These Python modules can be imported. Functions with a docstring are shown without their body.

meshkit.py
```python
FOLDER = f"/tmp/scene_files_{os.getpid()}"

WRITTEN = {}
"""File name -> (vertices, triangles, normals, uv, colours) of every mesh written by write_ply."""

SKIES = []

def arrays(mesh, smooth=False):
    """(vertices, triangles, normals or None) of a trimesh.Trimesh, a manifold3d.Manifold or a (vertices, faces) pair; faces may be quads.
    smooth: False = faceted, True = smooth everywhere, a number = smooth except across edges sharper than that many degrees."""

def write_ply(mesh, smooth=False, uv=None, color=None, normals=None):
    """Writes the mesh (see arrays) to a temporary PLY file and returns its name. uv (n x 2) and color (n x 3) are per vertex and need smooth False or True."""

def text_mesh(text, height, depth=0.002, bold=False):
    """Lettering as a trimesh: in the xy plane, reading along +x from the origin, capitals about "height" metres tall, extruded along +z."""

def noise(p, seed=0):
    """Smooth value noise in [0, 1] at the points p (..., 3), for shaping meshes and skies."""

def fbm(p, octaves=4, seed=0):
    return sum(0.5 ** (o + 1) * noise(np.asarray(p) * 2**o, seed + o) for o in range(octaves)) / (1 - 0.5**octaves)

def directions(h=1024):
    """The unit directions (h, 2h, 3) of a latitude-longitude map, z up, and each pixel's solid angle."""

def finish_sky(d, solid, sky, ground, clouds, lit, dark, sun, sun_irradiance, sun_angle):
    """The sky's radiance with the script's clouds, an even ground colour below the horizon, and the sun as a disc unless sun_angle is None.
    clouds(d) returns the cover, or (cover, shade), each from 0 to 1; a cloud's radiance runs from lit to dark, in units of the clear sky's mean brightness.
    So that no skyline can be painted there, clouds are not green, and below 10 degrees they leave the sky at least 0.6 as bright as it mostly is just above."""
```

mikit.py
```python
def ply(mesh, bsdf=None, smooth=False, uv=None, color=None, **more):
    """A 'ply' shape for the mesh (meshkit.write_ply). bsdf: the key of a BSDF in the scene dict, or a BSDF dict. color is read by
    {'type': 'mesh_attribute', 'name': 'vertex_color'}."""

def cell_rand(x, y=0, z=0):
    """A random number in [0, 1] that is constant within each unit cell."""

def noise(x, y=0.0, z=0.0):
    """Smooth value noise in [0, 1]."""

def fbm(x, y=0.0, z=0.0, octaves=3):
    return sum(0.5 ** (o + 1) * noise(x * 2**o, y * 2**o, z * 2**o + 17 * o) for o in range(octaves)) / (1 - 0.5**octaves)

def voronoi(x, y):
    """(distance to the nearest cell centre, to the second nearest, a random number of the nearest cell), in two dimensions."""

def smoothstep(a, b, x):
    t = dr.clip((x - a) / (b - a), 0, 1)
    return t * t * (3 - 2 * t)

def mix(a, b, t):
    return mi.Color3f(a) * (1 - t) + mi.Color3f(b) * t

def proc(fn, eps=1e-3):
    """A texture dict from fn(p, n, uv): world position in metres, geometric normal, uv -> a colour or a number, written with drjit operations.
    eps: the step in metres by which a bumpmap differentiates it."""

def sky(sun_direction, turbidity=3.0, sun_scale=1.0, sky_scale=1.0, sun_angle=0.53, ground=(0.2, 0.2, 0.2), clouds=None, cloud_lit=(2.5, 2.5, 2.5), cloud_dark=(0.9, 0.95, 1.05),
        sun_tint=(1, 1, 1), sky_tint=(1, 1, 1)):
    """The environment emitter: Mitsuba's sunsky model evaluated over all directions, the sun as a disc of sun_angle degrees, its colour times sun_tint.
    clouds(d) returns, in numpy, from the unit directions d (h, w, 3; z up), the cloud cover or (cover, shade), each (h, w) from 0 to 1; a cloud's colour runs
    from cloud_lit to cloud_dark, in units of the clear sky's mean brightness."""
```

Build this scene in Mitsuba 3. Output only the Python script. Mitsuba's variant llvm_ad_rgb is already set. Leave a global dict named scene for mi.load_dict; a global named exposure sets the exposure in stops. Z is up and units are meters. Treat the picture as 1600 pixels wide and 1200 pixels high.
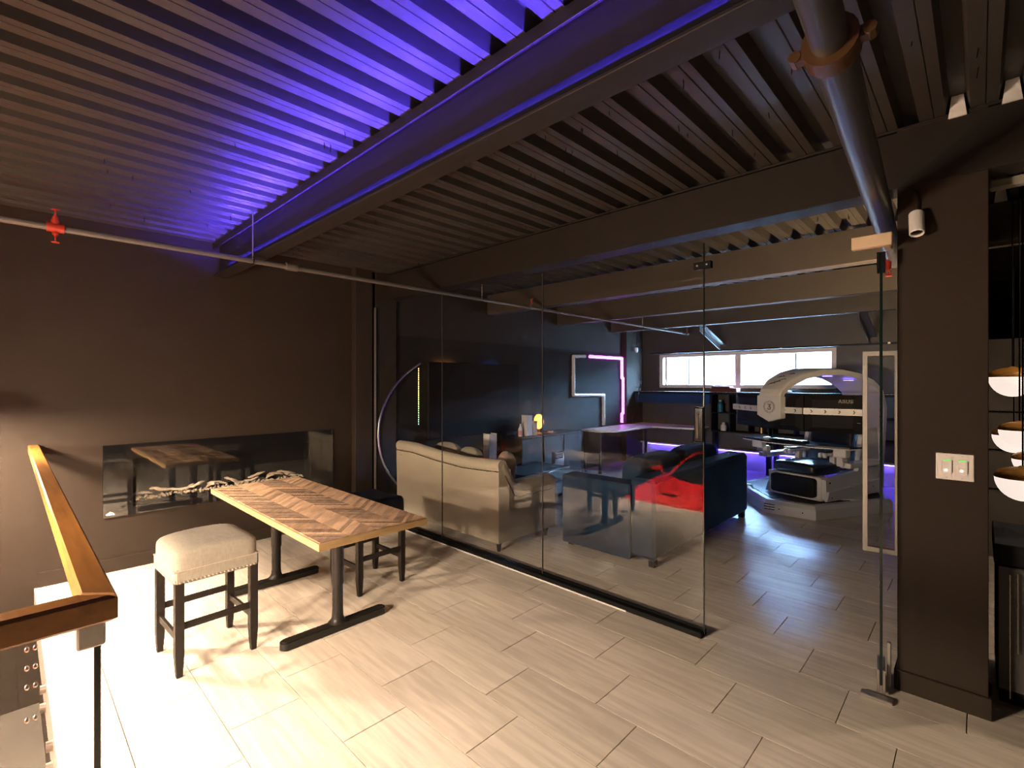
import math, random
import numpy as np
import trimesh
import mitsuba as mi
import drjit as dr
import shapely
from shapely.geometry import Polygon, box as sbox
from shapely import affinity
import meshkit, mikit
from mikit import noise as N, fbm, mix, smoothstep, cell_rand

T = mi.ScalarTransform4f
random.seed(7)
rng = np.random.default_rng(7)
scene, labels = {}, {}

# ------------------------------------------------------------------ camera, sky, exposure
TH = math.radians(46.109)
FW = np.array([-math.cos(TH), math.sin(TH), 0.0])
EYE = np.array([0.0, 0.0, 1.6])
scene['camera'] = {'type': 'perspective', 'fov_axis': 'x', 'fov': math.degrees(2 * math.atan(800 / 760.0)), 'near_clip': 0.02, 'far_clip': 200.0,
                   'principal_point_offset_y': 0.0016,
                   'to_world': T().look_at(origin=EYE.tolist(), target=(EYE + FW).tolist(), up=[0, 0, 1])}
scene['sky'] = mikit.sky([0.3, 0.75, 0.6], turbidity=6.0, sun_scale=0.0, sky_scale=900.0 * 0.25, ground=(0.3, 0.3, 0.3),
                         clouds=lambda d: (0.75 + 0.2 * meshkit.fbm(d * 3.0, 4, 3), 0.25 + 0.0 * d[..., 0]), cloud_lit=(0.8, 1.5, 2.5), cloud_dark=(0.6, 1.0, 1.55), sky_tint=(0.44, 0.85, 1.5))
scene['sky']['sampling_weight'] = 10.0
exposure = 2.0
K = 0.5 ** exposure                   # all radiances below are given for a picture exposed at 0 stops
WARM = np.array([1.0, 0.765, 0.54])
PENDANT_PIT, FILL_WALL, PENDANT_BAR = 850.0, 7000.0, 0.95
LED_BLUE = (100.0, 54.0, 1100.0)

# ------------------------------------------------------------------ materials
def rgb(c): return {'type': 'rgb', 'value': [float(x) for x in c]}
def pr(name, col, rough=0.5, spec=0.5, metal=0.0, **k):
    c = mikit.proc(col) if callable(col) else rgb(col)
    scene[name] = {'type': 'twosided', 'b': {'type': 'principled', 'base_color': c, 'roughness': rough, 'specular': spec, 'metallic': metal, **k}}
def lin(r, g, b): return [((x / 255 + 0.055) / 1.055) ** 2.4 if x > 10 else x / 255 / 12.92 for x in (r, g, b)]

def wall_col(p, n, uv):
    t = fbm(p.x * 3, p.y * 3, p.z * 3)
    return mix((0.0245, 0.0175, 0.013), (0.0285, 0.0212, 0.016), t)
pr('m_wall', wall_col, 0.6, 0.12)
pr('m_wall_shaded', lambda p, n, uv: mix((0.012, 0.0115, 0.011), (0.0155, 0.015, 0.0145), fbm(p.x * 3, p.y * 3, p.z * 3)), 0.7, 0.04)  # darker copy of the wall paint, shade put into the colour
pr('m_wall_dark', lambda p, n, uv: mix((0.05, 0.047, 0.045), (0.062, 0.058, 0.055), fbm(p.x * 3, p.y * 3, p.z * 3)), 0.5, 0.4)
def tile_fn(base, k):
    def f(p, n, uv):
        g = fbm(p.x * 3.5 + k * 7.3, p.y * 42, 0.0, 4)
        s = N(p.x * 1.7 + k * 3.1, p.y * 5)
        c = mix((base[0] * 0.88, base[1] * 0.87, base[2] * 0.86), (base[0] * 1.05, base[1] * 1.05, base[2] * 1.05), smoothstep(0.25, 0.8, g))
        return c * (0.94 + 0.10 * s)
    return f
for i, b in enumerate([(0.60, 0.54, 0.465), (0.58, 0.52, 0.445), (0.62, 0.56, 0.485)]):
    pr(f'm_tile_{i}', tile_fn(b, i), 0.38, 0.45)
pr('m_grout', (0.16, 0.14, 0.12), 0.8, 0.2)
pr('m_deck', lambda p, n, uv: mix((0.034, 0.030, 0.026), (0.045, 0.040, 0.035), fbm(p.x * 5, p.y * 1.5, 0)), 0.42, 0.35)
pr('m_beam', lambda p, n, uv: mix((0.014, 0.0115, 0.0095), (0.018, 0.015, 0.0125), fbm(p.x * 2, p.y * 2, p.z * 4)), 0.5, 0.2)
pr('m_paint_lit', lambda p, n, uv: mix((0.050, 0.040, 0.030), (0.060, 0.049, 0.038), fbm(p.x * 2, p.y * 2, p.z * 4)), 0.45, 0.4)  # lighter brown copy of the beam paint, warm light put into the colour
pr('m_black', (0.006, 0.006, 0.0065), 0.6, 0.12)
pr('m_blackgloss', (0.006, 0.006, 0.007), 0.12, 0.6)
pr('m_darkwood', lambda p, n, uv: mix((0.007, 0.005, 0.004), (0.017, 0.012, 0.009), fbm(p.x * 30, p.y * 30, p.z * 6)), 0.5, 0.3)
pr('m_legmetal', (0.012, 0.0105, 0.0095), 0.45, 0.35)
pr('m_pipe', lambda p, n, uv: mix((0.075, 0.067, 0.06), (0.095, 0.085, 0.075), fbm(p.x * 9, p.y * 9, p.z * 9)), 0.35, 0.6)
pr('m_pipe_dark', (0.03, 0.03, 0.032), 0.3, 0.6)
pr('m_steel', (0.62, 0.58, 0.52), 0.28, 0.5, 1.0)
pr('m_nickel', (0.45, 0.42, 0.38), 0.38, 0.5, 0.9)
pr('m_brass', (0.62, 0.36, 0.12), 0.3, 0.5, 1.0)
pr('m_red', (0.30, 0.025, 0.012), 0.35, 0.5)
pr('m_white', (0.72, 0.70, 0.68), 0.4, 0.5)
pr('m_whiteshell', lambda p, n, uv: mix((0.52, 0.52, 0.53), (0.57, 0.57, 0.58), N(p.x * 4, p.y * 4, p.z * 4)), 0.35, 0.5)
pr('m_cream', (0.55, 0.42, 0.28), 0.5, 0.4)
pr('m_linen', lambda p, n, uv: mix((0.215, 0.195, 0.16), (0.285, 0.26, 0.215), 0.6 * N(p.x * 260, p.y * 260, p.z * 30) + 0.4 * N(p.x * 30, p.y * 30, p.z * 260)), 0.9, 0.15, sheen=0.3)
pr('m_beige', lambda p, n, uv: mix((0.315, 0.28, 0.215), (0.40, 0.36, 0.285), 0.5 * N(p.x * 160, p.y * 160, p.z * 160) + 0.5 * fbm(p.x * 6, p.y * 6, p.z * 6)), 0.9, 0.15, sheen=0.3)
pr('m_piping', (0.06, 0.045, 0.032), 0.8, 0.2)
pr('m_pillow', lambda p, n, uv: mix((0.20, 0.17, 0.14), (0.28, 0.24, 0.20), fbm(p.x * 20, p.y * 20, p.z * 20)), 0.9, 0.1, sheen=0.5)
pr('m_navy', lambda p, n, uv: mix((0.008, 0.026, 0.058), (0.014, 0.038, 0.08), fbm(p.x * 8, p.y * 8, p.z * 8)), 0.8, 0.10, sheen=0.3)
pr('m_leather', (0.005, 0.005, 0.006), 0.35, 0.4)
def rail_col(p, n, uv):
    g = fbm(p.x * 4, p.y * 40, p.z * 40, 4)
    return mix((0.14, 0.052, 0.010), (0.29, 0.125, 0.027), g)
pr('m_railwood', rail_col, 0.3, 0.5, clearcoat=0.5, clearcoat_gloss=0.8)
def wood_fn(a, b, k):
    def f(p, n, uv):
        g = fbm(p.x * 28 + k * 5 + p.y * 22, p.y * 9 - p.x * 6, 0.5 * k, 4)
        return mix(a, b, smoothstep(0.2, 0.85, g))
    return f
WT = [((0.20, 0.125, 0.075), (0.33, 0.215, 0.135)), ((0.12, 0.075, 0.047), (0.22, 0.145, 0.095)), ((0.30, 0.195, 0.12), (0.42, 0.29, 0.18)), ((0.165, 0.11, 0.075), (0.27, 0.19, 0.135)), ((0.36, 0.24, 0.145), (0.48, 0.33, 0.21))]
for i, (a, b) in enumerate(WT):
    pr(f'm_plank_{i}', wood_fn([1.95 * c for c in a], [1.95 * c for c in b], i), 0.6, 0.08)
pr('m_edgewood', lambda p, n, uv: mix((0.42, 0.27, 0.12), (0.55, 0.37, 0.18), fbm(p.x * 9, p.y * 9, p.z * 70)), 0.4, 0.4)
pr('m_carred', (0.62, 0.014, 0.012), 0.25, 0.6, clearcoat=1.0, clearcoat_gloss=0.95)
pr('m_carglass', (0.012, 0.013, 0.013), 0.06, 0.7)
pr('m_concrete', lambda p, n, uv: mix((0.055, 0.047, 0.040), (0.085, 0.074, 0.064), fbm(p.x * 4, p.y * 4, p.z * 4, 4)), 0.8, 0.2)
pr('m_concrete_wall', lambda p, n, uv: mix((0.16, 0.135, 0.115), (0.25, 0.215, 0.185), fbm(p.x * 4, p.y * 4, p.z * 4, 4)), 0.8, 0.2)
pr('m_facade', lambda p, n, uv: mix((0.045, 0.028, 0.019), (0.049, 0.031, 0.0215), fbm(p.x * 2, p.y * 2, p.z * 2)), 0.8, 0.2)
pr('m_ground', (0.3, 0.3, 0.3), 0.9, 0.2)
pr('m_frost', (0.8, 0.78, 0.75), 0.5, 0.3)
pr('m_brownpanel', lambda p, n, uv: mix((0.05, 0.036, 0.027), (0.065, 0.048, 0.036), fbm(p.x * 2, p.y * 2, p.z * 20)), 0.5, 0.4)
pr('m_maroon', (0.12, 0.03, 0.025), 0.6, 0.3)
pr('m_teal', (0.02, 0.16, 0.22), 0.4, 0.5)
pr('m_green', (0.05, 0.28, 0.06), 0.5, 0.3)
pr('m_pink', (0.6, 0.25, 0.3), 0.4, 0.5)
pr('m_driftwood', lambda p, n, uv: mix((0.30, 0.24, 0.17), (0.62, 0.54, 0.42), fbm(p.x * 40, p.y * 40, p.z * 40)), 0.6, 0.4)
pr('m_tv', (0.002, 0.002, 0.0025), 0.5, 0.04)
pr('m_logo', (0.16, 0.15, 0.13), 0.5, 0.4)
pr('m_chev', (0.05, 0.04, 0.035), 0.6, 0.3)
pr('m_glassedge', (0.004, 0.012, 0.010), 0.15, 0.6)
def pane(name, w, tint=1.0):
    scene[name] = {'type': 'mask', 'opacity': w, 'b': {'type': 'twosided', 'b': {'type': 'conductor', 'material': 'none', 'specular_reflectance': rgb([tint] * 3)}}}
pr('m_seal', (0.03, 0.03, 0.03), 0.5, 0.2)
pr('m_insert', (0.035, 0.024, 0.015), 0.5, 0.3)
pr('m_bronze', (0.10, 0.052, 0.022), 0.4, 0.5, 0.6)
pr('m_amber', (0.50, 0.24, 0.055), 0.35, 0.5, 0.35)
pane('m_glass', 0.078)
pane('m_window', 0.07)
pane('m_fireglass', 0.13)
pane('m_tableglass', 0.22)

# ------------------------------------------------------------------ helpers
COUNT = {}
def key_of(name, parent=None):
    k = f'{parent}__{name}' if parent else name
    COUNT[k] = COUNT.get(k, -1) + 1
    return k if COUNT[k] == 0 else f'{k}_{COUNT[k]:03d}'
def thing(name, label, cat, group=None):
    k = key_of(name)
    labels[k] = {'label': label, 'category': cat}
    if group: labels[k]['group'] = group
    return k
def emit(c, w=1.0): return {'type': 'area', 'radiance': rgb(np.array(c) * K), 'sampling_weight': float(w)}
def add(name, mesh, mat, parent=None, label=None, smooth=35, kind=None, light=None, M=None, w=0.3):
    k = key_of(name, parent)
    d = dict(mesh) if isinstance(mesh, dict) else mikit.ply(mesh, mat, smooth=smooth)
    if isinstance(mesh, dict): d['bsdf'] = {'type': 'ref', 'id': mat}
    if light is not None: d['emitter'] = emit(light, w)
    if M is not None: d['to_world'] = M
    scene[k] = d
    if label or kind:
        labels[k] = {**labels.get(k, {}), **({'label': label} if label else {}), **({'kind': kind} if kind else {})}
    return k
def solo(name, mesh, mat, label, cat, group=None, **k):
    key = add(name, mesh, mat, **k)
    labels[key] = {**labels.get(key, {}), 'label': label, 'category': cat}
    if group: labels[key]['group'] = group
    return key
def struct(name, mesh, mat, parent=None, **k): return add(name, mesh, mat, parent, kind='structure' if parent is None else None, **k)
def cat(*m):
    ms = []
    for a in m: ms += list(a) if isinstance(a, (list, tuple)) else [a]
    return trimesh.util.concatenate(ms)
def bx(x0, x1, y0, y1, z0, z1, ch=0.0):
    lo, hi = np.minimum([x0, y0, z0], [x1, y1, z1]), np.maximum([x0, y0, z0], [x1, y1, z1])
    if ch <= 0:
        m = trimesh.creation.box(hi - lo); m.apply_translation((lo + hi) / 2); return m
    ch = min(ch, 0.45 * float((hi - lo).min()))
    P = []
    for s in np.ndindex(2, 2, 2):
        c = np.where(np.array(s) == 0, lo, hi); d = np.where(np.array(s) == 0, 1.0, -1.0) * ch
        for a in range(3):
            q = c + d; q[a] = c[a]; P.append(q)
    return trimesh.convex.convex_hull(np.array(P))
def cb(c, s, ch=0.0):
    c, s = np.array(c, float), np.array(s, float) / 2
    return bx(c[0] - s[0], c[0] + s[0], c[1] - s[1], c[1] + s[1], c[2] - s[2], c[2] + s[2], ch)
def tube(pts, r, n=12, cap=True, closed=False):
    pts = np.array(pts, float); k = len(pts)
    rs = np.full(k, r) if np.isscalar(r) else np.array(r, float)
    d = np.zeros_like(pts)
    for i in range(k):
        a = pts[(i - 1) % k] if (closed or i > 0) else pts[i]; b = pts[(i + 1) % k] if (closed or i < k - 1) else pts[i]
        u = pts[i] - a; v = b - pts[i]
        u = u / np.linalg.norm(u) if np.linalg.norm(u) > 0 else u * 0; v = v / np.linalg.norm(v) if np.linalg.norm(v) > 0 else v * 0
        d[i] = (u + v) / np.linalg.norm(u + v)
    ref = np.array([0, 0, 1.0]) if abs(d[0][2]) < 0.9 else np.array([1.0, 0, 0])
    V = []
    for i in range(k):
        x = np.cross(d[i], ref)
        if np.linalg.norm(x) < 1e-6: x = np.cross(d[i], [0, 1.0, 0])
        x /= np.linalg.norm(x); y = np.cross(d[i], x); ref = np.cross(x, d[i])
        a = np.arange(n) * 2 * np.pi / n
        V.append(pts[i] + rs[i] * (np.cos(a)[:, None] * x + np.sin(a)[:, None] * y))
    F = []
    for i in range(k if closed else k - 1):
        for j in range(n):
            a, b = i * n + j, i * n + (j + 1) % n; c, e = ((i + 1) % k) * n + j, ((i + 1) % k) * n + (j + 1) % n
            F += [[a, b, e], [a, e, c]]
    V = np.vstack(V)
    if cap and not closed:
        V = np.vstack([V, pts[:1], pts[-1:]]); o = len(V) - 2
        for j in range(n):
            F += [[o, (j + 1) % n, j], [o + 1, (k - 1) * n + j, (k - 1) * n + (j + 1) % n]]
    m = trimesh.Trimesh(V, F, process=False); m.fix_normals(); return m
def rod(a, b, r, n=12): return tube([a, b], r, n)
def lathe(prof, at=(0, 0, 0), n=32):
    m = trimesh.creation.revolve(np.array(prof, float), sections=n); m.apply_translation(at); return m
def extr(poly, h, plane='xy', at=(0, 0, 0)):
    """extrude a shapely polygon (or points) by h; plane 'xy' -> up z; 'xz' -> along +y; 'yz' -> along +x"""
    if not hasattr(poly, 'exterior') and not hasattr(poly, 'geoms'): poly = Polygon(poly)
    m = cat([trimesh.creation.extrude_polygon(g, h, engine='earcut') for g in getattr(poly, 'geoms', [poly])])
    v = m.vertices.copy()
    if plane == 'xz': m = trimesh.Trimesh(np.c_[v[:, 0], v[:, 2], v[:, 1]], m.faces[:, ::-1], process=False)
    if plane == 'yz': m = trimesh.Trimesh(np.c_[v[:, 2], v[:, 0], v[:, 1]], m.faces, process=False)
    m.apply_translation(at); return m
def squad(c, s, e1=0.4, e2=0.4, sub=4):
    m = trimesh.creation.icosphere(sub); v = m.vertices
    f = lambda x, e: np.sign(x) * np.abs(x) ** e
    rxy = np.hypot(v[:, 0], v[:, 1]) + 1e-9; ph = np.arctan2(v[:, 2], rxy)
    cx, cy = v[:, 0] / rxy, v[:, 1] / rxy
    k = f(np.cos(ph), e1)
    m.vertices = np.c_[k * f(cx, e2), k * f(cy, e2), f(np.sin(ph), e1)] * np.array(s) / 2 + np.array(c)
    return m
def rot(m, deg, axis=(0, 0, 1), at=(0, 0, 0)):
    m = m.copy(); m.apply_transform(trimesh.transformations.rotation_matrix(math.radians(deg), axis, at)); return m
def mv(m, d): m = m.copy(); m.apply_translation(d); return m
def prism(pts8): return trimesh.convex.convex_hull(np.array(pts8, float))

XL, YB, GY = -5.3, 9.4, 3.05          # left wall, window wall, glass partition
XR, YN = 3.6, -6.0                    # far right and rear limits of the hall
PIT = -0.9                            # level of the lower bay behind the guard rail
EY, EX = 0.15, -1.45                  # floor edge along the bay

# ------------------------------------------------------------------ structure: floor with tiles
slab = Polygon([(XL - 0.15, EY), (EX, EY), (EX, YN), (XR, YN), (XR, YB + 0.2), (XL - 0.15, YB + 0.2)])
struct('floor', extr(slab, 0.24, 'xy', (0, 0, -0.252)), 'm_grout', smooth=False)
TP, TR, GAP = 0.674, 0.333, 0.004
def tile_mesh(g):
    inner = g.buffer(-0.0005, join_style=2)
    b, t = np.array(g.exterior.coords)[:-1], np.array(inner.exterior.coords)[:-1]
    return trimesh.convex.convex_hull(np.vstack([np.c_[b, np.full(len(b), -0.012)], np.c_[b, np.full(len(b), -0.0005)], np.c_[t, np.zeros(len(t))]]))
full = mikit.ply(tile_mesh(sbox(0, 0, TP - GAP, TR - GAP)), None)
reg = slab.intersection(sbox(XL, -0.6, 1.3, 7.05))
rest = []
r = 0; rows = []
for k in range(-6, 25):
    y = 1.372 + TR * k
    off = -2.272 - 0.2285 * k
    j0 = math.floor((XL - off) / TP) - 1
    for j in range(j0, j0 + 16):
        x = off + TP * j
        g = sbox(x + GAP / 2, y + GAP / 2, x + TP - GAP / 2, y + TR - GAP / 2)
        cut = g.intersection(slab.intersection(sbox(XL, -1.0, XR, YB)))
        if cut.is_empty or cut.area < 0.002 or cut.geom_type != 'Polygon': continue
        far = (y > 6.95) or x > 1.2 or y < -0.35
        hidden = (x > 0.15 and y < 0.9) or (y > 3.3 and x > -0.28)
        if far or hidden: rest.append(tile_mesh(cut)); continue
        mat = f'm_tile_{int(rng.integers(3))}'
        if cut.area > g.area * 0.999: add('tile', full, mat, 'floor', M=T().translate([x + GAP / 2, y + GAP / 2, 0]))
        else: add('tile', tile_mesh(cut), mat, 'floor', smooth=False)
add('far_tile', cat(rest), 'm_tile_0', 'floor', kind='stuff', smooth=False)

# ------------------------------------------------------------------ walls
win = (-4.80, -1.69, 1.50, 2.18)
hole = sbox(0.56, 0.465, 2.562, 1.07)
wl = sbox(YN, PIT - 0.1, YB + 0.2, 3.1).difference(hole.buffer(-0.01, join_style=2))
struct('wall_left', extr(wl, 0.15, 'yz', (XL - 0.15, 0, 0)), 'm_wall', smooth=False)
add('pilaster', bx(XL, XL + 0.09, 2.80, 3.02, 0, 2.93, 0.004), 'm_wall', 'wall_left')
add('pilaster', bx(XL, XL + 0.06, 3.08, 3.37, 0, 2.93, 0.004), 'm_wall', 'wall_left')
add('pilaster', bx(XL, XL + 0.12, 8.75, 9.40, 0, 2.93, 0.004), 'm_wall', 'wall_left')
add('panel_joint', bx(XL, XL + 0.006, 3.40, 5.6, 2.195, 2.205), 'm_wall', 'wall_left')
wb = sbox(XL - 0.15, -0.2, XR, 3.1).difference(sbox(win[0], win[2], win[1], win[3]))
add('shade_sheet', bx(XL, XL + 0.003, 3.37, 8.75, 0.12, 2.195), 'm_wall_shaded', 'wall_left', smooth=False)  # thin dark sheet added so the rear wall looks less lit
struct('wall_back', extr(wb, 0.2, 'xz', (0, YB, 0)), 'm_paint_lit', smooth=False)  # back wall takes the lighter brown so it looks warmly lit
struct('wall_right', bx(XR, XR + 0.15, YN, YB + 0.2, -0.2, 3.1), 'm_wall', smooth=False)
struct('wall_rear', bx(XL - 0.15, XR, YN - 0.15, YN, PIT, 3.1), 'm_brownpanel', smooth=False)
struct('floor_lower', bx(XL - 0.15, EX + 0.2, YN, EY + 0.2, PIT - 0.1, PIT), 'm_concrete', smooth=False)
struct('wall_bay', cat(bx(XL, EX, EY + 0.03, EY + 0.13, PIT, -0.26), bx(EX + 0.03, EX + 0.13, YN, EY + 0.13, PIT, -0.26)), 'm_wall', smooth=False)
# pillar: end of the partition between rear room and the next bay
struct('wall_partition', cat(bx(-0.312, 0.03, 3.235, 3.40, 0, 2.93, 0.003), bx(-0.30, -0.03, 3.40, YB, 0, 2.93)), 'm_wall', smooth=False)
struct('baseboard_partition', bx(-0.325, 0.042, 3.219, 3.41, 0, 0.105, 0.004), 'm_wall')
struct('baseboard_left', cat(bx(XL, XL + 0.014, EY + 0.02, 2.80, 0, 0.118, 0.003), bx(XL + 0.09, XL + 0.102, 2.80, 3.02, 0, 0.118, 0.003), bx(XL, XL + 0.014, 3.37, 8.75, 0, 0.118, 0.003)), 'm_wall')
struct('glow_baseboard_back', bx(XL + 0.12, -0.30, YB - 0.014, YB, 0, 0.345, 0.003), 'm_white')  # baseboard made tall and white to catch the LED glow
struct('wall_bar', bx(0.03, XR, 6.3, 6.42, 0, 2.0), 'm_concrete_wall', smooth=False)
for i, z in enumerate((0.62, 0.98, 1.33, 1.68)):
    add('joint', bx(0.03, 2.0, 6.29, 6.301, z, z + 0.012), 'm_black', 'wall_bar', smooth=False)

# window
WN = 'window_1'
fr = sbox(win[0], win[2], win[1], win[3])
op = [sbox(win[0] + 0.07, win[2] + 0.06, -3.275, win[3] - 0.06), sbox(-3.19, win[2] + 0.06, win[1] - 0.07, win[3] - 0.06)]
struct(WN, extr(fr.difference(op[0]).difference(op[1]), 0.13, 'xz', (0, YB + 0.02, 0)), 'm_white', smooth=False)
for o in op:
    a = o.bounds
    add('pane', trimesh.Trimesh([[a[0], YB + 0.09, a[1]], [a[2], YB + 0.09, a[1]], [a[2], YB + 0.09, a[3]], [a[0], YB + 0.09, a[3]]], [[0, 1, 2], [0, 2, 3]]), 'm_window', WN, smooth=False)
add('sash', cat(bx(-4.70, -4.66, YB + 0.06, YB + 0.1, win[2] + 0.06, win[3] - 0.06), bx(-3.30, -3.275, YB + 0.06, YB + 0.1, win[2] + 0.06, win[3] - 0.06)), 'm_white', WN, smooth=False)

# outside: neighbouring facade
struct('ground', bx(-40, 30, YB + 0.3, 40, -1.1, -1.0), 'm_ground', smooth=False)
fac = thing('facade', 'pale panelled wall of the building outside the window', 'building facade')
xs = [-16, -12.5, -9.0, -6.2, -3.4, -0.6, 2.2]
for a, b in zip(xs[:-1], xs[1:]):
    add('panel', bx(a + 0.012, b - 0.012, 14.0, 14.2, -1.0, 2.7, 0.006), 'm_facade', fac, smooth=False)
add('backing', bx(-16, 2.2, 14.18, 14.4, -1.0, 2.7), 'm_ground', fac, smooth=False)
for px, z in ((-5.58, 1.78), (-5.58, 2.28), (-3.65, 1.78)):
    lm = thing('outdoor_wall_light', {(-5.58, 1.78): 'white box light on the facade outside, lower of the two in the left pane', (-5.58, 2.28): 'white box light on the facade outside, upper of the two in the left pane', (-3.65, 1.78): 'white box light on the facade outside seen in the right pane'}[(px, z)], 'wall light')
    add('body', bx(px - 0.09, px + 0.09, 13.86, 14.0, z - 0.11, z + 0.11, 0.012), 'm_white', lm)
    add('lens', bx(px - 0.07, px + 0.07, 13.88, 13.98, z - 0.125, z - 0.11, 0.004), 'm_frost', lm)

# ------------------------------------------------------------------ ceiling deck
PITCH, DZ0, DZ1 = 0.187, 2.932, 3.005
def deck_profile(n):
    pts = []
    for i in range(n):
        x = i * PITCH
        pts += [(x, DZ0), (x + 0.052, DZ0), (x + 0.055, DZ0 + 0.006), (x + 0.059, DZ0), (x + 0.098, DZ0), (x + 0.113, DZ1), (x + 0.172, DZ1)]
    pts.append((n * PITCH, DZ0))
    return np.array(pts)
pf = deck_profile(4)
V = np.vstack([np.c_[pf[:, 0], np.full(len(pf), YN), pf[:, 1]], np.c_[pf[:, 0], np.full(len(pf), YB + 0.1), pf[:, 1]]])
n_ = len(pf)
sheet = mikit.ply(trimesh.Trimesh(V, [f for i in range(n_ - 1) for f in ([i, i + 1, n_ + i + 1], [i, n_ + i + 1, n_ + i])], process=False), None)
struct('ceiling', bx(XL - 0.15, XR, YN, YB + 0.2, 3.012, 3.1), 'm_deck', smooth=False)
x = -1.428 - PITCH * 24 + 0.085
while x < XR:
    add('deck_sheet', sheet, 'm_deck', 'ceiling', M=T().translate([x, 0, 0]))
    x += 4 * PITCH
tk = []
for i in range(130):
    xx = -1.428 + 0.085 + PITCH * int(rng.integers(-20, 9)) + 0.03; yy = float(rng.uniform(0.25, 4.9)); h = float(rng.uniform(0.015, 0.045))
    tk.append(rod([xx, yy, DZ0 + 0.004], [xx + rng.uniform(-.006, .006), yy, DZ0 - h], 0.0022, 5))
add('screw_tip', cat(tk), 'm_black', 'ceiling', kind='stuff')

# ------------------------------------------------------------------ steel beams
def beam(y0, w, zb, zt, x0, x1, label, mat='m_beam'):
    b = thing('steel_beam', label, 'beam')
    yc = y0 + w / 2
    add('web', bx(x0, x1, yc - 0.006, yc + 0.006, zb + 0.014, zt - 0.014), mat, b, smooth=False)
    add('bottom_flange', bx(x0, x1, y0, y0 + w, zb, zb + 0.014, 0.002), mat, b)
    add('top_flange', bx(x0, x1, y0, y0 + w, zt - 0.014, zt, 0.002), mat, b)
    return b
b1 = beam(1.372, 0.118, 2.615, DZ0 - 0.002, XL + 0.02, XR, 'black steel ceiling beam nearest the viewer, lit blue along its left side')
for xx in np.arange(-4.9, 0.6, 0.36):
    add('bolt', lathe([(0, -0.008), (0.008, -0.006), (0.008, 0)], (xx, 1.39, DZ0 - 0.016), 8), 'm_nickel', b1)
add('fascia', bx(XL + 0.02, XR, 1.366, 1.372, 2.872, DZ0 - 0.002, 0.002), 'm_beam', b1)
b2 = beam(3.232, 0.165, 2.615, DZ0 - 0.002, XL + 0.08, XR, 'black steel ceiling beam directly above the glass partition')
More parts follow.
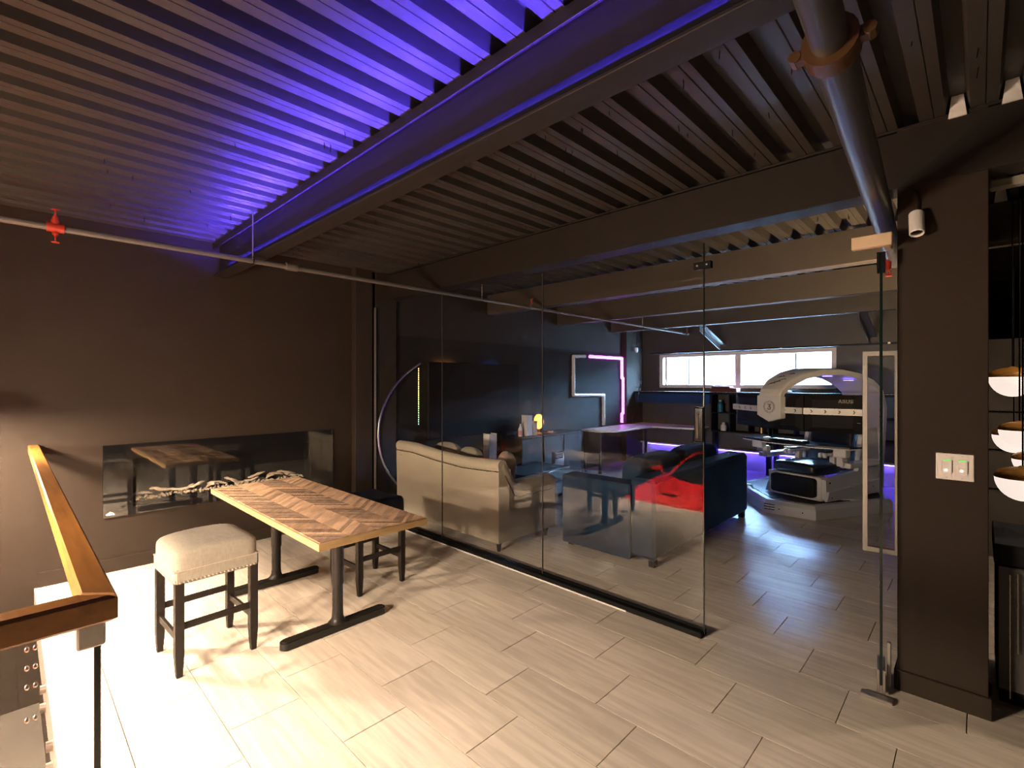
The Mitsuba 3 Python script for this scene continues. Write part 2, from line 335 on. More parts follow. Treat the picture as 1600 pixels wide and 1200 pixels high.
add('cover_plate', bx(XL + 0.08, XR, 3.226, 3.236, 2.615, 2.905, 0.002), 'm_beam', b2)
b3 = beam(4.965, 0.14, 2.615, DZ0 - 0.03, XL + 0.02, 3.0, 'rear room steel beam with warm light painted into its colour, first behind the glass', 'm_paint_lit')
add('cover_plate', bx(XL + 0.02, -0.312, 4.959, 4.969, 2.615, 2.90, 0.002), 'm_paint_lit', b3)
b4 = beam(6.62, 0.14, 2.60, DZ0 - 0.03, XL + 0.02, 3.0, 'rear room steel beam with warm light painted into its colour, second behind the glass', 'm_paint_lit')
add('cover_plate', bx(XL + 0.02, -0.312, 6.614, 6.624, 2.60, 2.90, 0.002), 'm_paint_lit', b4)
b5 = beam(8.33, 0.14, 2.60, DZ0 - 0.03, XL + 0.02, 3.0, 'rear room steel beam with warm light painted into its colour, closest to the window', 'm_paint_lit')
add('cover_plate', bx(XL + 0.02, -0.312, 8.324, 8.334, 2.60, 2.90, 0.002), 'm_paint_lit', b5)
for i, (x0, lab) in enumerate(((-3.5, 'diagonal steel brace above the middle of the window'), (-1.2, 'diagonal steel brace near the right end of the window'))):
    br = thing('diagonal_brace', lab, 'brace')
    a, b = np.array([x0, 8.42, 2.60]), np.array([x0, 9.36, 2.31])
    def strip(dx0, dx1, dz0, dz1): return prism([[p[0] + dx, p[1], p[2] + dz] for p in (a, b) for dx in (dx0, dx1) for dz in (dz0, dz1)])
    add('flange', strip(-0.05, 0.05, 0.0, 0.012), 'm_paint_lit', br); add('leg', strip(-0.05, -0.038, -0.09, 0.0), 'm_paint_lit', br)
    add('end_plate', bx(x0 - 0.08, x0 + 0.08, 9.37, 9.395, 2.235, 2.40, 0.003), 'm_paint_lit', br)
# blue strip on beam 1 (lies on the lower flange, shines up at the deck)
ls = thing('beam_led_strip', 'blue LED strip running along the lower flange of the nearest beam', 'led strip')
x0 = XL + 0.35
add('light_shield', cat(bx(x0, 0.9, 1.3725, 1.3745, 2.6295, 2.6455), bx(x0, 0.9, 1.3745, 1.407, 2.6295, 2.632), bx(x0, 0.9, 1.405, 1.408, 2.632, 2.70)), 'm_black', ls, smooth=False)  # outer lip and inner wall added to block light from room and web
q = trimesh.Trimesh([[x0, 1.390, 2.6335], [0.9, 1.390, 2.6335], [0.9, 1.402, 2.6395], [x0, 1.402, 2.6395]], [[0, 1, 2], [0, 2, 3]])
if q.face_normals[0][2] < 0: q.invert()
add('diode_line', q, 'm_frost', ls, light=LED_BLUE, w=10.0, smooth=False, label='glowing blue line of diodes')

# ------------------------------------------------------------------ sprinkler pipes
def sprinkler(parent, at, red=True, up=True):
    s = 1 if up else -1
    x, y, z = at
    m = add('sprinkler_head', cat(lathe([(0, 0), (0.016, 0), (0.016, 0.018), (0.009, 0.02), (0.009, 0.03), (0, 0.03)], (0, 0, 0), 10), tube([(-0.011, 0, 0.03), (-0.017, 0, 0.045), (-0.004, 0, 0.062)], 0.0035, 6), tube([(0.011, 0, 0.03), (0.017, 0, 0.045), (0.004, 0, 0.062)], 0.0035, 6), lathe([(0, 0.062), (0.022, 0.064), (0.02, 0.067), (0, 0.067)], (0, 0, 0), 12)), 'm_red' if red else 'm_brass', parent, label='red sprinkler head' if red else None,
        M=T().translate([x, y, z]).scale([1, 1, s]))
    b = add('glass_bulb', lathe([(0, 0.031), (0.004, 0.033), (0.004, 0.056), (0, 0.06)], (0, 0, 0), 8), 'm_red', m, M=T().translate([x, y, z]).scale([1, 1, s]))
p1 = thing('sprinkler_pipe', 'thin sprinkler pipe running along the left wall from the hall into the rear room', 'pipe')
PX, PZ, PR = -4.08, 2.55, 0.020
add('tube', rod((PX, -5.5, PZ), (PX - 0.02, 9.15, PZ), PR, 16), 'm_pipe', p1)
for yy, kind in ((0.208, 1), (4.6, 1), (9.12, 1)):
    add('tee', cat(rod((PX, yy - 0.04, PZ), (PX, yy + 0.04, PZ), 0.029, 14), rod((PX, yy, PZ), (PX, yy, PZ + 0.045), 0.022, 12)), 'm_red' if yy < 1 else 'm_pipe', p1)
    sprinkler(p1, (PX, yy, PZ + 0.045 if yy > 1 else PZ + 0.045))
    if yy < 1: sprinkler(p1, (PX, yy, PZ - 0.025), up=False)
add('coupling', rod((PX, 1.58, PZ), (PX, 1.67, PZ), 0.031, 14), 'm_pipe', p1)
for yy in (1.33, 3.75, 7.4):
    add('hanger_rod', rod((PX, yy, PZ), (PX, yy, DZ0), 0.005, 8), 'm_nickel', p1)
    add('hanger_ring', tube([(PX + 0.028 * math.cos(t), yy, PZ + 0.028 * math.sin(t)) for t in np.linspace(0, 2 * np.pi, 18)[:-1]], 0.004, 6, closed=True), 'm_black', p1)
p2 = thing('sprinkler_main', 'thick dark main pipe passing under the beams towards the pillar', 'pipe')
A, B = np.array([-0.235, 0.6, 2.5]), np.array([-0.452, 4.55, 2.5])
D = (B - A) / np.linalg.norm(B - A)
add('tube', rod(A, A + D * 0.9, 0.044, 20), 'm_pipe_dark', p2); add('tube', rod(A + D * 0.9, B, 0.052, 20), 'm_pipe_dark', p2)
c = A + D * 0.93
add('coupling', cat(rod(c - D * 0.035, c + D * 0.035, 0.066, 20), rod(c + np.array([-0.085, 0, 0]) - D * 0.02, c + np.array([-0.085, 0, 0]) + D * 0.02, 0.016, 8), rod(c + np.array([0.085, 0, 0]) - D * 0.02, c + np.array([0.085, 0, 0]) + D * 0.02, 0.016, 8), cb(c, (0.17, 0.03, 0.03))), 'm_bronze', p2, label='bronze grooved coupling')
sprinkler(p2, (B + np.array([-0.012, -0.25, -0.085])).tolist(), up=False)
add('branch', rod(B + np.array([-0.012, -0.25, -0.03]), B + np.array([-0.012, -0.25, -0.088]), 0.018, 10), 'm_red', p2)
p3 = thing('window_pipe', 'thin dark conduit pipe running along the wall just above the window', 'pipe')
add('tube', rod((-5.0, YB - 0.03, 2.205), (-0.5, YB - 0.03, 2.205), 0.014, 10), 'm_pipe_dark', p3)
for xx in (-4.4, -2.5, -1.0): add('clip', bx(xx - 0.015, xx + 0.015, YB - 0.05, YB, 2.195, 2.222), 'm_nickel', p3, smooth=False)
add('bend', tube([(-0.5, YB - 0.03, 2.205), (-0.45, YB - 0.03, 2.195), (-0.42, YB - 0.03, 2.15), (-0.42, YB - 0.03, 1.6)], 0.014, 10), 'm_pipe_dark', p3)

# ------------------------------------------------------------------ glass partition
gp = thing('glass_partition', 'frameless glass partition of three tall panes on a dark floor channel', 'glass wall')
xs = [-5.205, -3.911, -2.585, -1.254]
for a, b in zip(xs[:-1], xs[1:]):
    g = 0.0035
    add('glass_pane', trimesh.Trimesh([[a + g, GY, 0.03], [b - g, GY, 0.03], [b - g, GY, 2.495], [a + g, GY, 2.495]], [[0, 1, 2], [0, 2, 3]]), 'm_glass', gp, smooth=False)
for i, xx in enumerate(xs[1:3]):
    add('joint_seal', cat(bx(xx - 0.0035, xx + 0.0035, GY - 0.004, GY + 0.004, 0.03, 2.495)), 'm_seal', gp, smooth=False)
add('pane_edge', bx(xs[3] - 0.003, xs[3] + 0.003, GY - 0.006, GY + 0.006, 0.012, 2.48), 'm_glassedge', gp, smooth=False)
add('floor_channel', cat(bx(xs[0], xs[3], GY - 0.045, GY - 0.008, 0, 0.035, 0.003), bx(xs[0], xs[3], GY + 0.008, GY + 0.045, 0, 0.035, 0.003)), 'm_black', gp)
add('caulk_bead', bx(xs[0], -1.78, GY - 0.056, GY - 0.045, 0, 0.008, 0.002), 'm_white', gp, label='pale sealant bead')
add('pull_handle', bx(-1.305, -1.243, GY - 0.035, GY - 0.006, 1.226, 1.447, 0.008), 'm_blackgloss', gp)
add('handle_insert', bx(-1.292, -1.274, GY - 0.038, GY - 0.034, 1.25, 1.41, 0.002), 'm_insert', gp)
cl = add('clamp', bx(-1.315, -1.205, GY - 0.018, GY + 0.018, 2.318, 2.362, 0.003), 'm_black', gp)
for dx in (-0.03, 0.03): add('screw', rod((-1.26 + dx, GY - 0.018, 2.34), (-1.26 + dx, GY - 0.022, 2.34), 0.005, 8), 'm_nickel', cl)
# return edge of glass at the left wall
add('wall_channel', bx(-5.21, -5.195, GY - 0.012, GY + 0.012, 0, 2.495), 'm_nickel', gp, smooth=False)

# open glass door seen edge-on
dr_ = thing('glass_door', 'glass door standing open edge-on beside the pillar with a long steel pull', 'door')
DP = np.array([-0.365, 3.11]); DD = np.array([-0.118, 0.993]); DN = np.array([0.993, 0.118])
def dbox(s0, s1, n0, n1, z0, z1, ch=0.0):
    m = bx(s0, s1, n0, n1, z0, z1, ch); v = m.vertices
    return trimesh.Trimesh(np.c_[DP[0] + v[:, 0] * DD[0] + v[:, 1] * DN[0], DP[1] + v[:, 0] * DD[1] + v[:, 1] * DN[1], v[:, 2]], m.faces[:, ::-1], process=False)
P4 = [DP + DD * 0.0, DP + DD * 0.92]
add('glass_sheet', trimesh.Trimesh([[P4[0][0], P4[0][1], 0.05], [P4[1][0], P4[1][1], 0.05], [P4[1][0], P4[1][1], 2.27], [P4[0][0], P4[0][1], 2.27]], [[0, 1, 2], [0, 2, 3]]), 'm_glass', dr_, smooth=False)
add('glass_edge', cat(dbox(-0.004, 0.002, -0.006, 0.006, 0.05, 2.27), dbox(0.918, 0.924, -0.006, 0.006, 0.05, 2.27)), 'm_glassedge', dr_, smooth=False)
for s in (-1, 1):
    h0 = 0.095 * s
    add('pull', cat(dbox(0.70, 0.733, min(h0, h0 - 0.028 * s), max(h0, h0 - 0.028 * s), 0.53, 1.80, 0.002), dbox(0.70, 0.733, min(0.006 * s, h0), max(0.006 * s, h0), 0.53, 0.562, 0.002), dbox(0.70, 0.733, min(0.006 * s, h0), max(0.006 * s, h0), 1.768, 1.80, 0.002)), 'm_nickel', dr_)
add('bottom_patch', cat(dbox(-0.01, 0.16, -0.018, -0.006, 0.012, 0.13, 0.002), dbox(-0.01, 0.16, 0.006, 0.018, 0.012, 0.13, 0.002)), 'm_nickel', dr_)
add('top_patch', cat(dbox(-0.01, 0.16, -0.018, -0.006, 2.19, 2.27, 0.002), dbox(-0.01, 0.16, 0.006, 0.018, 2.19, 2.27, 0.002)), 'm_black', dr_)
add('pivot_plate', cat(bx(-0.445, -0.31, 3.035, 3.085, 0, 0.014, 0.004)), 'm_nickel', dr_)
add('stop_post', bx(-0.352, -0.335, 3.20, 3.222, 0, 0.24, 0.003), 'm_nickel', dr_)
hb = solo('door_header', cat(bx(-0.482, -0.315, 3.045, 3.08, 2.288, 2.352, 0.003), bx(-0.36, -0.33, 3.06, 3.235, 2.30, 2.345, 0.003)), 'm_cream', 'cream metal pivot bracket above the open glass door', 'bracket')

# ------------------------------------------------------------------ camera and switches on pillar
sc = thing('security_camera', 'small white cylindrical security camera hanging on the pillar', 'camera')
c0 = np.array([-0.229, 3.165, 2.40]); ax = np.array([0.05, -0.42, -1.0]); ax /= np.linalg.norm(ax)
R_ = trimesh.geometry.align_vectors([0, 0, 1], ax)
def al(m): m = m.copy(); m.apply_transform(R_); m.apply_translation(c0); return m
add('body', al(lathe([(0, -0.065), (0.026, -0.064), (0.031, -0.058), (0.031, 0.06), (0.028, 0.064), (0.024, 0.06), (0.024, 0.05), (0, 0.05)], n=28)), 'm_white', sc)
add('lens', al(lathe([(0, 0.050), (0.0238, 0.050), (0.0238, 0.054), (0.012, 0.057), (0, 0.058)], n=24)), 'm_blackgloss', sc)
add('mount', cat(rod(c0 - ax * 0.03, (-0.229, 3.235, 2.45), 0.009, 10), cb((-0.229, 3.229, 2.45), (0.05, 0.012, 0.05), 0.004)), 'm_white', sc)
add('cable', tube([(-0.229, 3.22, 2.47), (-0.225, 3.215, 2.53), (-0.235, 3.218, 2.58), (-0.26, 3.222, 2.60)], 0.004, 6), 'm_black', sc)
sw = thing('switch_plate', 'cream double dimmer switch plate with green indicator bars on the pillar', 'light switch')
add('plate', bx(-0.160, -0.020, 3.227, 3.235, 1.121, 1.251, 0.003), 'm_white', sw)
for cx in (-0.119, -0.062):
    add('paddle', bx(cx - 0.019, cx + 0.019, 3.2235, 3.228, 1.15, 1.222, 0.0015), 'm_white', sw)
    add('indicator', bx(cx - 0.015, cx + 0.015, 3.2225, 3.224, 1.215, 1.221), 'm_green', sw, light=(0.15, 0.75, 0.1), smooth=False)
    add('button', lathe([(0, 0), (0.007, 0), (0.007, 0.0025), (0, 0.003)], n=12).apply_transform(trimesh.transformations.rotation_matrix(math.pi / 2, [1, 0, 0])).apply_translation((cx - 0.002, 3.2236, 1.169)), 'm_frost', sw, light=(0.9, 0.85, 0.7))
    add('slider', bx(cx + 0.0205, cx + 0.0225, 3.2245, 3.228, 1.158, 1.218), 'm_black', sw, smooth=False)
    for z in (1.132, 1.24): add('screw', rod((cx, 3.2265, z), (cx, 3.228, z), 0.003, 8), 'm_nickel', sw)

# ------------------------------------------------------------------ guard rail
gr = thing('glass_guardrail', 'glass guard rail with amber wooden handrail around the lower bay', 'guard rail')
RZ0, RZ1, RW = 1.058, 1.118, 0.062
ry0, ry1 = EY - 0.035, EY + 0.027
pa = Polygon([(XL + 0.0, ry0), (XL, ry1), (EX + 0.03, ry1), (EX - 0.032, ry0)])
def beveled(poly):
    inn = poly.buffer(-0.006, join_style=2)
    f = lambda g, z: np.c_[np.array(g.exterior.coords)[:-1], np.full(len(g.exterior.coords) - 1, z)]
    return trimesh.convex.convex_hull(np.vstack([f(inn, RZ0), f(poly, RZ0 + 0.006), f(poly, RZ1 - 0.008), f(inn, RZ1)]))
add('handrail', beveled(pa), 'm_railwood', gr)
pb = Polygon([(EX - 0.032, ry0 - 0.0005), (EX + 0.03, ry1 - 0.0005), (EX + 0.03, -4.0), (EX - 0.032, -4.0)])
add('handrail', beveled(pb), 'm_railwood', gr)
def quad(a, b, z0, z1): return trimesh.Trimesh([[a[0], a[1], z0], [b[0], b[1], z0], [b[0], b[1], z1], [a[0], a[1], z1]], [[0, 1, 2], [0, 2, 3]])
gy = EY - 0.004
for a, b in ((XL + 0.02, -3.42), (-3.40, EX - 0.02)):
    add('glass_panel', quad((a, gy), (b, gy), -0.2, RZ0 + 0.01), 'm_glass', gr, smooth=False)
for a, b in ((gy - 0.03, -1.6), (-1.62, -4.0)):
    add('glass_panel', quad((EX - 0.001, a), (EX - 0.001, b), -0.2, RZ0 + 0.01), 'm_glass', gr, smooth=False)
add('panel_edge', bx(EX - 0.024, EX - 0.018, gy - 0.006, gy + 0.006, -0.2, RZ0 - 0.02), 'm_glassedge', gr, smooth=False)
add('panel_edge', bx(EX - 0.028, EX - 0.0245, gy - 0.006, gy + 0.006, -0.2, RZ0 - 0.02), 'm_red', gr, smooth=False, label='red reflection painted along the glass edge')  # reflection put in as a red strip
add('corner_bracket', bx(EX - 0.045, EX + 0.006, gy - 0.038, gy + 0.012, RZ0 - 0.058, RZ0 - 0.004, 0.004), 'm_nickel', gr)
for z in (-0.08, -0.18):
    for xx in (-5.0, -3.7, -3.1, -1.8): add('standoff', rod((xx, gy - 0.02, z), (xx, EY + 0.01, z), 0.024, 14), 'm_steel', gr)
    for yy in (-0.25, -1.3, -1.95): add('standoff', rod((EX - 0.02, yy, z), (EX + 0.01, yy, z), 0.024, 14), 'm_steel', gr)
for i, z in enumerate((1.035, 0.995, 0.955, 0.885)):
    for dy in (-0.006, 0.007):
        add('lamp_glint', squad((EX - 0.004, 0.036 + dy, z), (0.012, 0.008, 0.012), 1, 1, 2), 'm_steel', gr)  # steel beads standing in for lamp reflections in the glass

# ------------------------------------------------------------------ fireplace
fp = thing('electric_fireplace', 'long black wall fireplace with a bed of driftwood and crystals', 'fireplace')
fo, fi = sbox(0.558, 0.463, 2.564, 1.072), sbox(0.76, 0.535, 2.30, 0.945)
add('surround', extr(fo.difference(fi), 0.022, 'yz', (XL - 0.002, 0, 0)), 'm_blackgloss', fp, smooth=False)
add('firebox', cat(bx(XL - 0.148, XL - 0.14, 0.70, 2.36, 0.50, 1.0), bx(XL - 0.14, XL - 0.002, 0.70, 0.76, 0.50, 1.0), bx(XL - 0.14, XL - 0.002, 2.30, 2.36, 0.50, 1.0), bx(XL - 0.14, XL - 0.002, 0.76, 2.30, 0.945, 1.0), bx(XL - 0.14, XL - 0.002, 0.76, 2.30, 0.50, 0.56)), 'm_black', fp, smooth=False)
add('glass', trimesh.Trimesh([[XL + 0.026, 0.56, 0.465], [XL + 0.026, 2.562, 0.465], [XL + 0.026, 2.562, 1.07], [XL + 0.026, 0.56, 1.07]], [[0, 1, 2], [0, 2, 3]]), 'm_fireglass', fp, smooth=False)
for i in range(16):
    y = 0.82 + 1.42 * (i + rng.uniform(-.2, .5)) / 16; L = rng.uniform(0.08, 0.2); z = 0.60 + rng.uniform(0, .03); xx = XL - 0.075 + rng.uniform(-.03, .03)
    pts = [(xx + rng.uniform(-.01, .01), min(2.28, max(0.78, y + L * (t - .5))), z + 0.02 * math.sin(3 * t + i) + 0.012 * (i % 3)) for t in np.linspace(0, 1, 6)]
    add('driftwood', tube(pts, [0.004, 0.014, 0.011, 0.015, 0.010, 0.003], 7), 'm_driftwood', fp)
cr = []
for i in range(240):
    m = trimesh.creation.icosphere(0); m.vertices *= rng.uniform(.6, 1.2, m.vertices.shape) * rng.uniform(0.006, 0.014); m.apply_translation((XL - 0.07 + rng.uniform(-.05, .05), rng.uniform(.78, 2.28), 0.568 + rng.uniform(0, .025))); cr.append(m)
add('crystal_bed', cat(cr), 'm_driftwood', fp, kind='stuff', smooth=False)
em = [lathe([(0, 0), (0.006, 0.002), (0, 0.004)], (XL - 0.05, y, 0.585), 6) for y in np.arange(0.80, 2.26, 0.03)]
add('ember', cat(em), 'm_frost', fp, kind='stuff', light=(0.9, 0.55, 0.25))
lg = cat(extr([(0, 0), (0.055, 0), (0.055, 0.012), (0, 0.012)], 0.001), extr([(0.004, 0.014), (0.014, 0.024), (0.02, 0.02), (0.028, 0.032), (0.036, 0.02), (0.042, 0.024), (0.051, 0.014)], 0.001))
v = lg.vertices; add('emblem', trimesh.Trimesh(np.c_[XL + 0.0275 + v[:, 2], 0.578 + v[:, 0], 0.485 + v[:, 1]], lg.faces, process=False), 'm_white', fp, smooth=False, label='small white maker emblem')

# ------------------------------------------------------------------ work table
tb = thing('work_table', 'rectangular table with chevron wood top on two black T-legs', 'table')
TX0, TX1, TY0, TY1, TZ = -4.46, -2.51, 1.14, 1.84, 0.75
top = add('tabletop', bx(TX0, TX1, TY0, TY1, TZ - 0.042, TZ - 0.003, 0.002), 'm_edgewood', tb)
rect = sbox(TX0 + 0.012, TY0 + 0.012, TX1 - 0.012, TY1 - 0.012)
nb, bw = 4, (TY1 - TY0 - 0.024) / 4
tone = [[1, 3, 1, 0, 3, 2], [2, 4, 2, 0, 4], [1, 3, 0, 1, 3, 2], [4, 2, 4, 0, 2]]
for b in range(nb):
    y0 = TY0 + 0.012 + b * bw; sh = bw * 1.05 * (1 if b % 2 == 0 else -1)
    xx = TX0 - 0.3
    while xx < TX1 + 0.3:
        w = float(rng.choice([0.032, 0.042, 0.055]))
        g = Polygon([(xx + 0.0008 - (0 if sh > 0 else sh), y0 + 0.0006), (xx + w - 0.0008 - (0 if sh > 0 else sh), y0 + 0.0006), (xx + w - 0.0008 + (sh if sh > 0 else 0), y0 + bw - 0.0006), (xx + 0.0008 + (sh if sh > 0 else 0), y0 + bw - 0.0006)]).intersection(rect)
        xx += w
        if g.is_empty or g.area < 2e-4: continue
        add('plank', extr(g, 0.005 + float(rng.uniform(0, .0004)), 'xy', (0, 0, TZ - 0.004)), f'm_plank_{tone[b][int(rng.integers(len(tone[b])))]}', top, smooth=False)
for lx in (-4.038, -3.003):
    lg = add('leg', lathe([(0, 0.30), (0.038, 0.30), (0.038, 0.70), (0, 0.70)], (lx, 1.49, 0), 24), 'm_legmetal', tb)
    add('inner_tube', lathe([(0, 0.10), (0.033, 0.10), (0.033, 0.302), (0, 0.302)], (lx, 1.49, 0), 24), 'm_legmetal', lg)
    add('foot', cat(extr(Polygon([(lx - 0.036, 1.165), (lx + 0.036, 1.165), (lx + 0.036, 1.795), (lx - 0.036, 1.795)]).union(shapely.Point(lx, 1.165).buffer(0.036)).union(shapely.Point(lx, 1.795).buffer(0.036)), 0.04, 'xy', (0, 0, 0.006)),
                    extr(Polygon([(lx - 0.027, 1.165), (lx + 0.027, 1.165), (lx + 0.027, 1.795), (lx - 0.027, 1.795)]).union(shapely.Point(lx, 1.165).buffer(0.027)).union(shapely.Point(lx, 1.795).buffer(0.027)), 0.008, 'xy', (0, 0, 0.045)),
                    lathe([(0.06, 0.053), (0.045, 0.065), (0.037, 0.085), (0.034, 0.12), (0, 0.12)], (lx, 1.49, 0), 24), rod((lx, 1.18, 0), (lx, 1.18, 0.007), 0.025), rod((lx, 1.78, 0), (lx, 1.78, 0.007), 0.025)), 'm_legmetal', lg)
    add('bracket', bx(lx - 0.04, lx + 0.04, 1.22, 1.76, 0.69, TZ - 0.042, 0.004), 'm_legmetal', lg)
add('cross_beam', bx(-4.04, -3.0, 1.45, 1.53, 0.67, 0.70, 0.004), 'm_legmetal', tb)

# ------------------------------------------------------------------ stools
def stool(cx, cy, ang, label, seat_mat, legmat, nails):
    st = thing('counter_stool', label, 'stool')
    M = lambda m: mv(rot(m, ang), (cx, cy, 0))
    hx, hy = 0.19, 0.19
    for sx in (-1, 1):
        for sy in (-1, 1):
            a, b = 0.021, 0.014
            add('leg', M(prism([[sx * hx + dx, sy * hy + dy, z] for z, s in ((0.53, a), (0.12, a)) for dx in (-s, s) for dy in (-s, s)] + [[sx * hx + dx + sx * 0.004, sy * hy + dy, 0] for dx in (-b, b) for dy in (-b, b)])), legmat, st, smooth=False)
    for sy in (-1, 1): add('stretcher', M(bx(-hx, hx, sy * hy - 0.010, sy * hy + 0.010, 0.185, 0.222, 0.003)), legmat, st)
    for sx in (-1, 1): add('stretcher', M(bx(sx * hx - 0.010, sx * hx + 0.010, -hy, hy, 0.25, 0.285, 0.003)), legmat, st)
    m = squad((0, 0, 0.60), (0.435, 0.435, 0.17), 0.36, 0.22, 5); v = m.vertices
    if nails:
        k = (v[:, 2] < 0.575); v[k, 2] = np.maximum(v[k, 2], 0.525)
        sg = np.maximum(0, v[:, 2] - 0.6) / 0.085; v[:, 2] += sg * 0.022 * np.cos(v[:, 1] / 0.2 * 1.3) - 0.0
    else:
        v[:, 2] = np.maximum(v[:, 2], 0.535); sg = np.maximum(0, v[:, 2] - 0.6) / 0.085; v[:, 2] += sg * 0.02 * (v[:, 0] / 0.2) ** 2
    m.vertices = v
    add('seat', M(m), seat_mat, st, smooth=True)
    add('apron', M(bx(-0.2, 0.2, -0.2, 0.2, 0.50, 0.535, 0.003)) if not nails else M(bx(-0.216, 0.216, -0.216, 0.216, 0.502, 0.585, 0.012)), seat_mat if nails else legmat, st)
    if nails:
        pts = []
        e = 0.2165
        for t in np.arange(-0.19, 0.191, 0.02): pts += [(t, -e), (t, e), (-e, t), (e, t)]
        add('nail_trim', M(cat([mv(trimesh.creation.icosphere(1, 0.0065), (a, b, 0.516)) for a, b in pts])), 'm_nickel', st, kind='stuff')
        add('welt', M(tube([(a * 0.2165, b * 0.2165, 0.578) for a, b in ((-1, -1), (1, -1), (1, 1), (-1, 1))], 0.0025, 6, closed=True)), 'm_beige', st)
stool(-3.34, 0.832, 2.5, 'dark wood stool with beige linen seat and nailhead trim in front of the table', 'm_linen', 'm_darkwood', True)
stool(-3.553, 2.02, 2.0, 'dark wood stool with black seat behind the table', 'm_leather', 'm_darkwood', False)

# ------------------------------------------------------------------ loveseat in the rear room
SX0, SX1, SY = -4.93, -3.22, 3.17
sf = thing('loveseat', 'beige upholstered loveseat with dark piping seen from behind through the glass', 'sofa')
xs = np.linspace(SX0, SX1, 34)
zt = np.interp(xs, [-4.93, -4.6, -4.2, -3.75, -3.4, -3.22], [0.83, 0.83, 0.79, 0.765, 0.775, 0.785])
add('back', extr(Polygon([(SX0 + 0.02, 0.10), (SX1, 0.10)] + list(zip(xs[::-1], zt[::-1] - 0.005))), 0.16, 'xz', (0, SY, 0)), 'm_beige', sf, smooth=False)
add('top_roll', tube([(x, SY + 0.05, z + 0.035) for x, z in zip(xs, zt)], 0.058, 14), 'm_beige', sf)
add('piping', tube([(x, SY - 0.003, z - 0.014) for x, z in zip(xs, zt)], 0.0055, 6), 'm_piping', sf)
arm = [(SY, 0.10), (SY, 0.80), (3.24, 0.80), (3.30, 0.70), (3.37, 0.585), (3.46, 0.555), (3.70, 0.565), (3.92, 0.575), (4.0, 0.54), (4.0, 0.10)]
for x0, x1 in ((SX0 + 0.02, SX0 + 0.17), (SX1 - 0.15, SX1)):
    a_ = add('arm', extr(Polygon(arm), x1 - x0, 'yz', (x0, 0, 0)), 'm_beige', sf, smooth=False)
    xm = (x0 + x1) / 2
    add('arm_roll', tube([(xm, 3.225, 0.815), (xm, 3.30, 0.715), (xm, 3.37, 0.60), (xm, 3.46, 0.57), (xm, 3.70, 0.575), (xm, 3.93, 0.575), (xm, 4.0, 0.54)], 0.083, 14), 'm_beige', a_)
    add('arm_piping', tube([(x1 + 0.002 if x1 > -4 else x0 - 0.002, y, z - 0.055) for y, z in ((3.25, 0.78), (3.32, 0.67), (3.38, 0.575), (3.46, 0.55), (3.70, 0.555), (3.93, 0.555))], 0.005, 6), 'm_piping', a_)
for i in range(2):
    w = (SX1 - SX0 - 0.36) / 2
    add('seat_cushion', squad((SX0 + 0.18 + w * (i + .5), 3.66, 0.42), (w, 0.70, 0.17), 0.3, 0.2), 'm_beige', sf, smooth=True)
add('seat_base', bx(SX0 + 0.04, SX1 - 0.02, SY + 0.02, 3.97, 0.12, 0.33, 0.01), 'm_beige', sf)
for x in (SX0 + 0.09, SX1 - 0.07):
    for y in (SY + 0.07, 3.93): add('leg', lathe([(0, 0), (0.014, 0), (0.028, 0.075), (0.03, 0.11), (0, 0.11)], (x, y, 0), 12), 'm_darkwood', sf)
def pillow(c, s, yaw, tilt, mat, label):
    m = squad((0, 0, 0), s, 0.75, 0.3, 4); v = m.vertices
    v[:, 1] *= 0.45 + 0.55 * np.cos(v[:, 0] / s[0] * 2.2) * np.cos(v[:, 2] / s[2] * 2.2)
    solo('throw_pillow', mv(rot(rot(m, tilt, (1, 0, 0)), yaw), c), mat, label, 'pillow', smooth=True)
pillow((-4.42, 3.50, 0.70), (0.44, 0.18, 0.44), 8, -12, 'm_pillow', 'grey-brown throw pillow at the left end of the loveseat')
pillow((-4.02, 3.50, 0.70), (0.42, 0.18, 0.40), -10, -14, 'm_linen', 'pale linen throw pillow in the middle of the loveseat')
pillow((-3.50, 3.53, 0.69), (0.40, 0.20, 0.42), -35, -12, 'm_pillow', 'brown throw pillow at the right end of the loveseat')

# arc lamp
al_ = thing('arc_floor_lamp', 'slim silver crescent floor lamp arching beside the television', 'floor lamp')
pts = []
for t in np.linspace(math.radians(123), math.radians(237), 40): pts.append((-5.205, 4.43 + 1.335 * math.cos(t), 0.97 + 1.05 * math.sin(t)))
add('arc', tube(pts, 0.013, 10), 'm_steel', al_)
add('base', lathe([(0, 0), (0.085, 0), (0.085, 0.018), (0.08, 0.024), (0, 0.024)], (-5.205, pts[-1][1], 0), 28), 'm_black', al_)
add('stem', rod((-5.205, pts[-1][1], 0.02), pts[-1], 0.012), 'm_steel', al_)

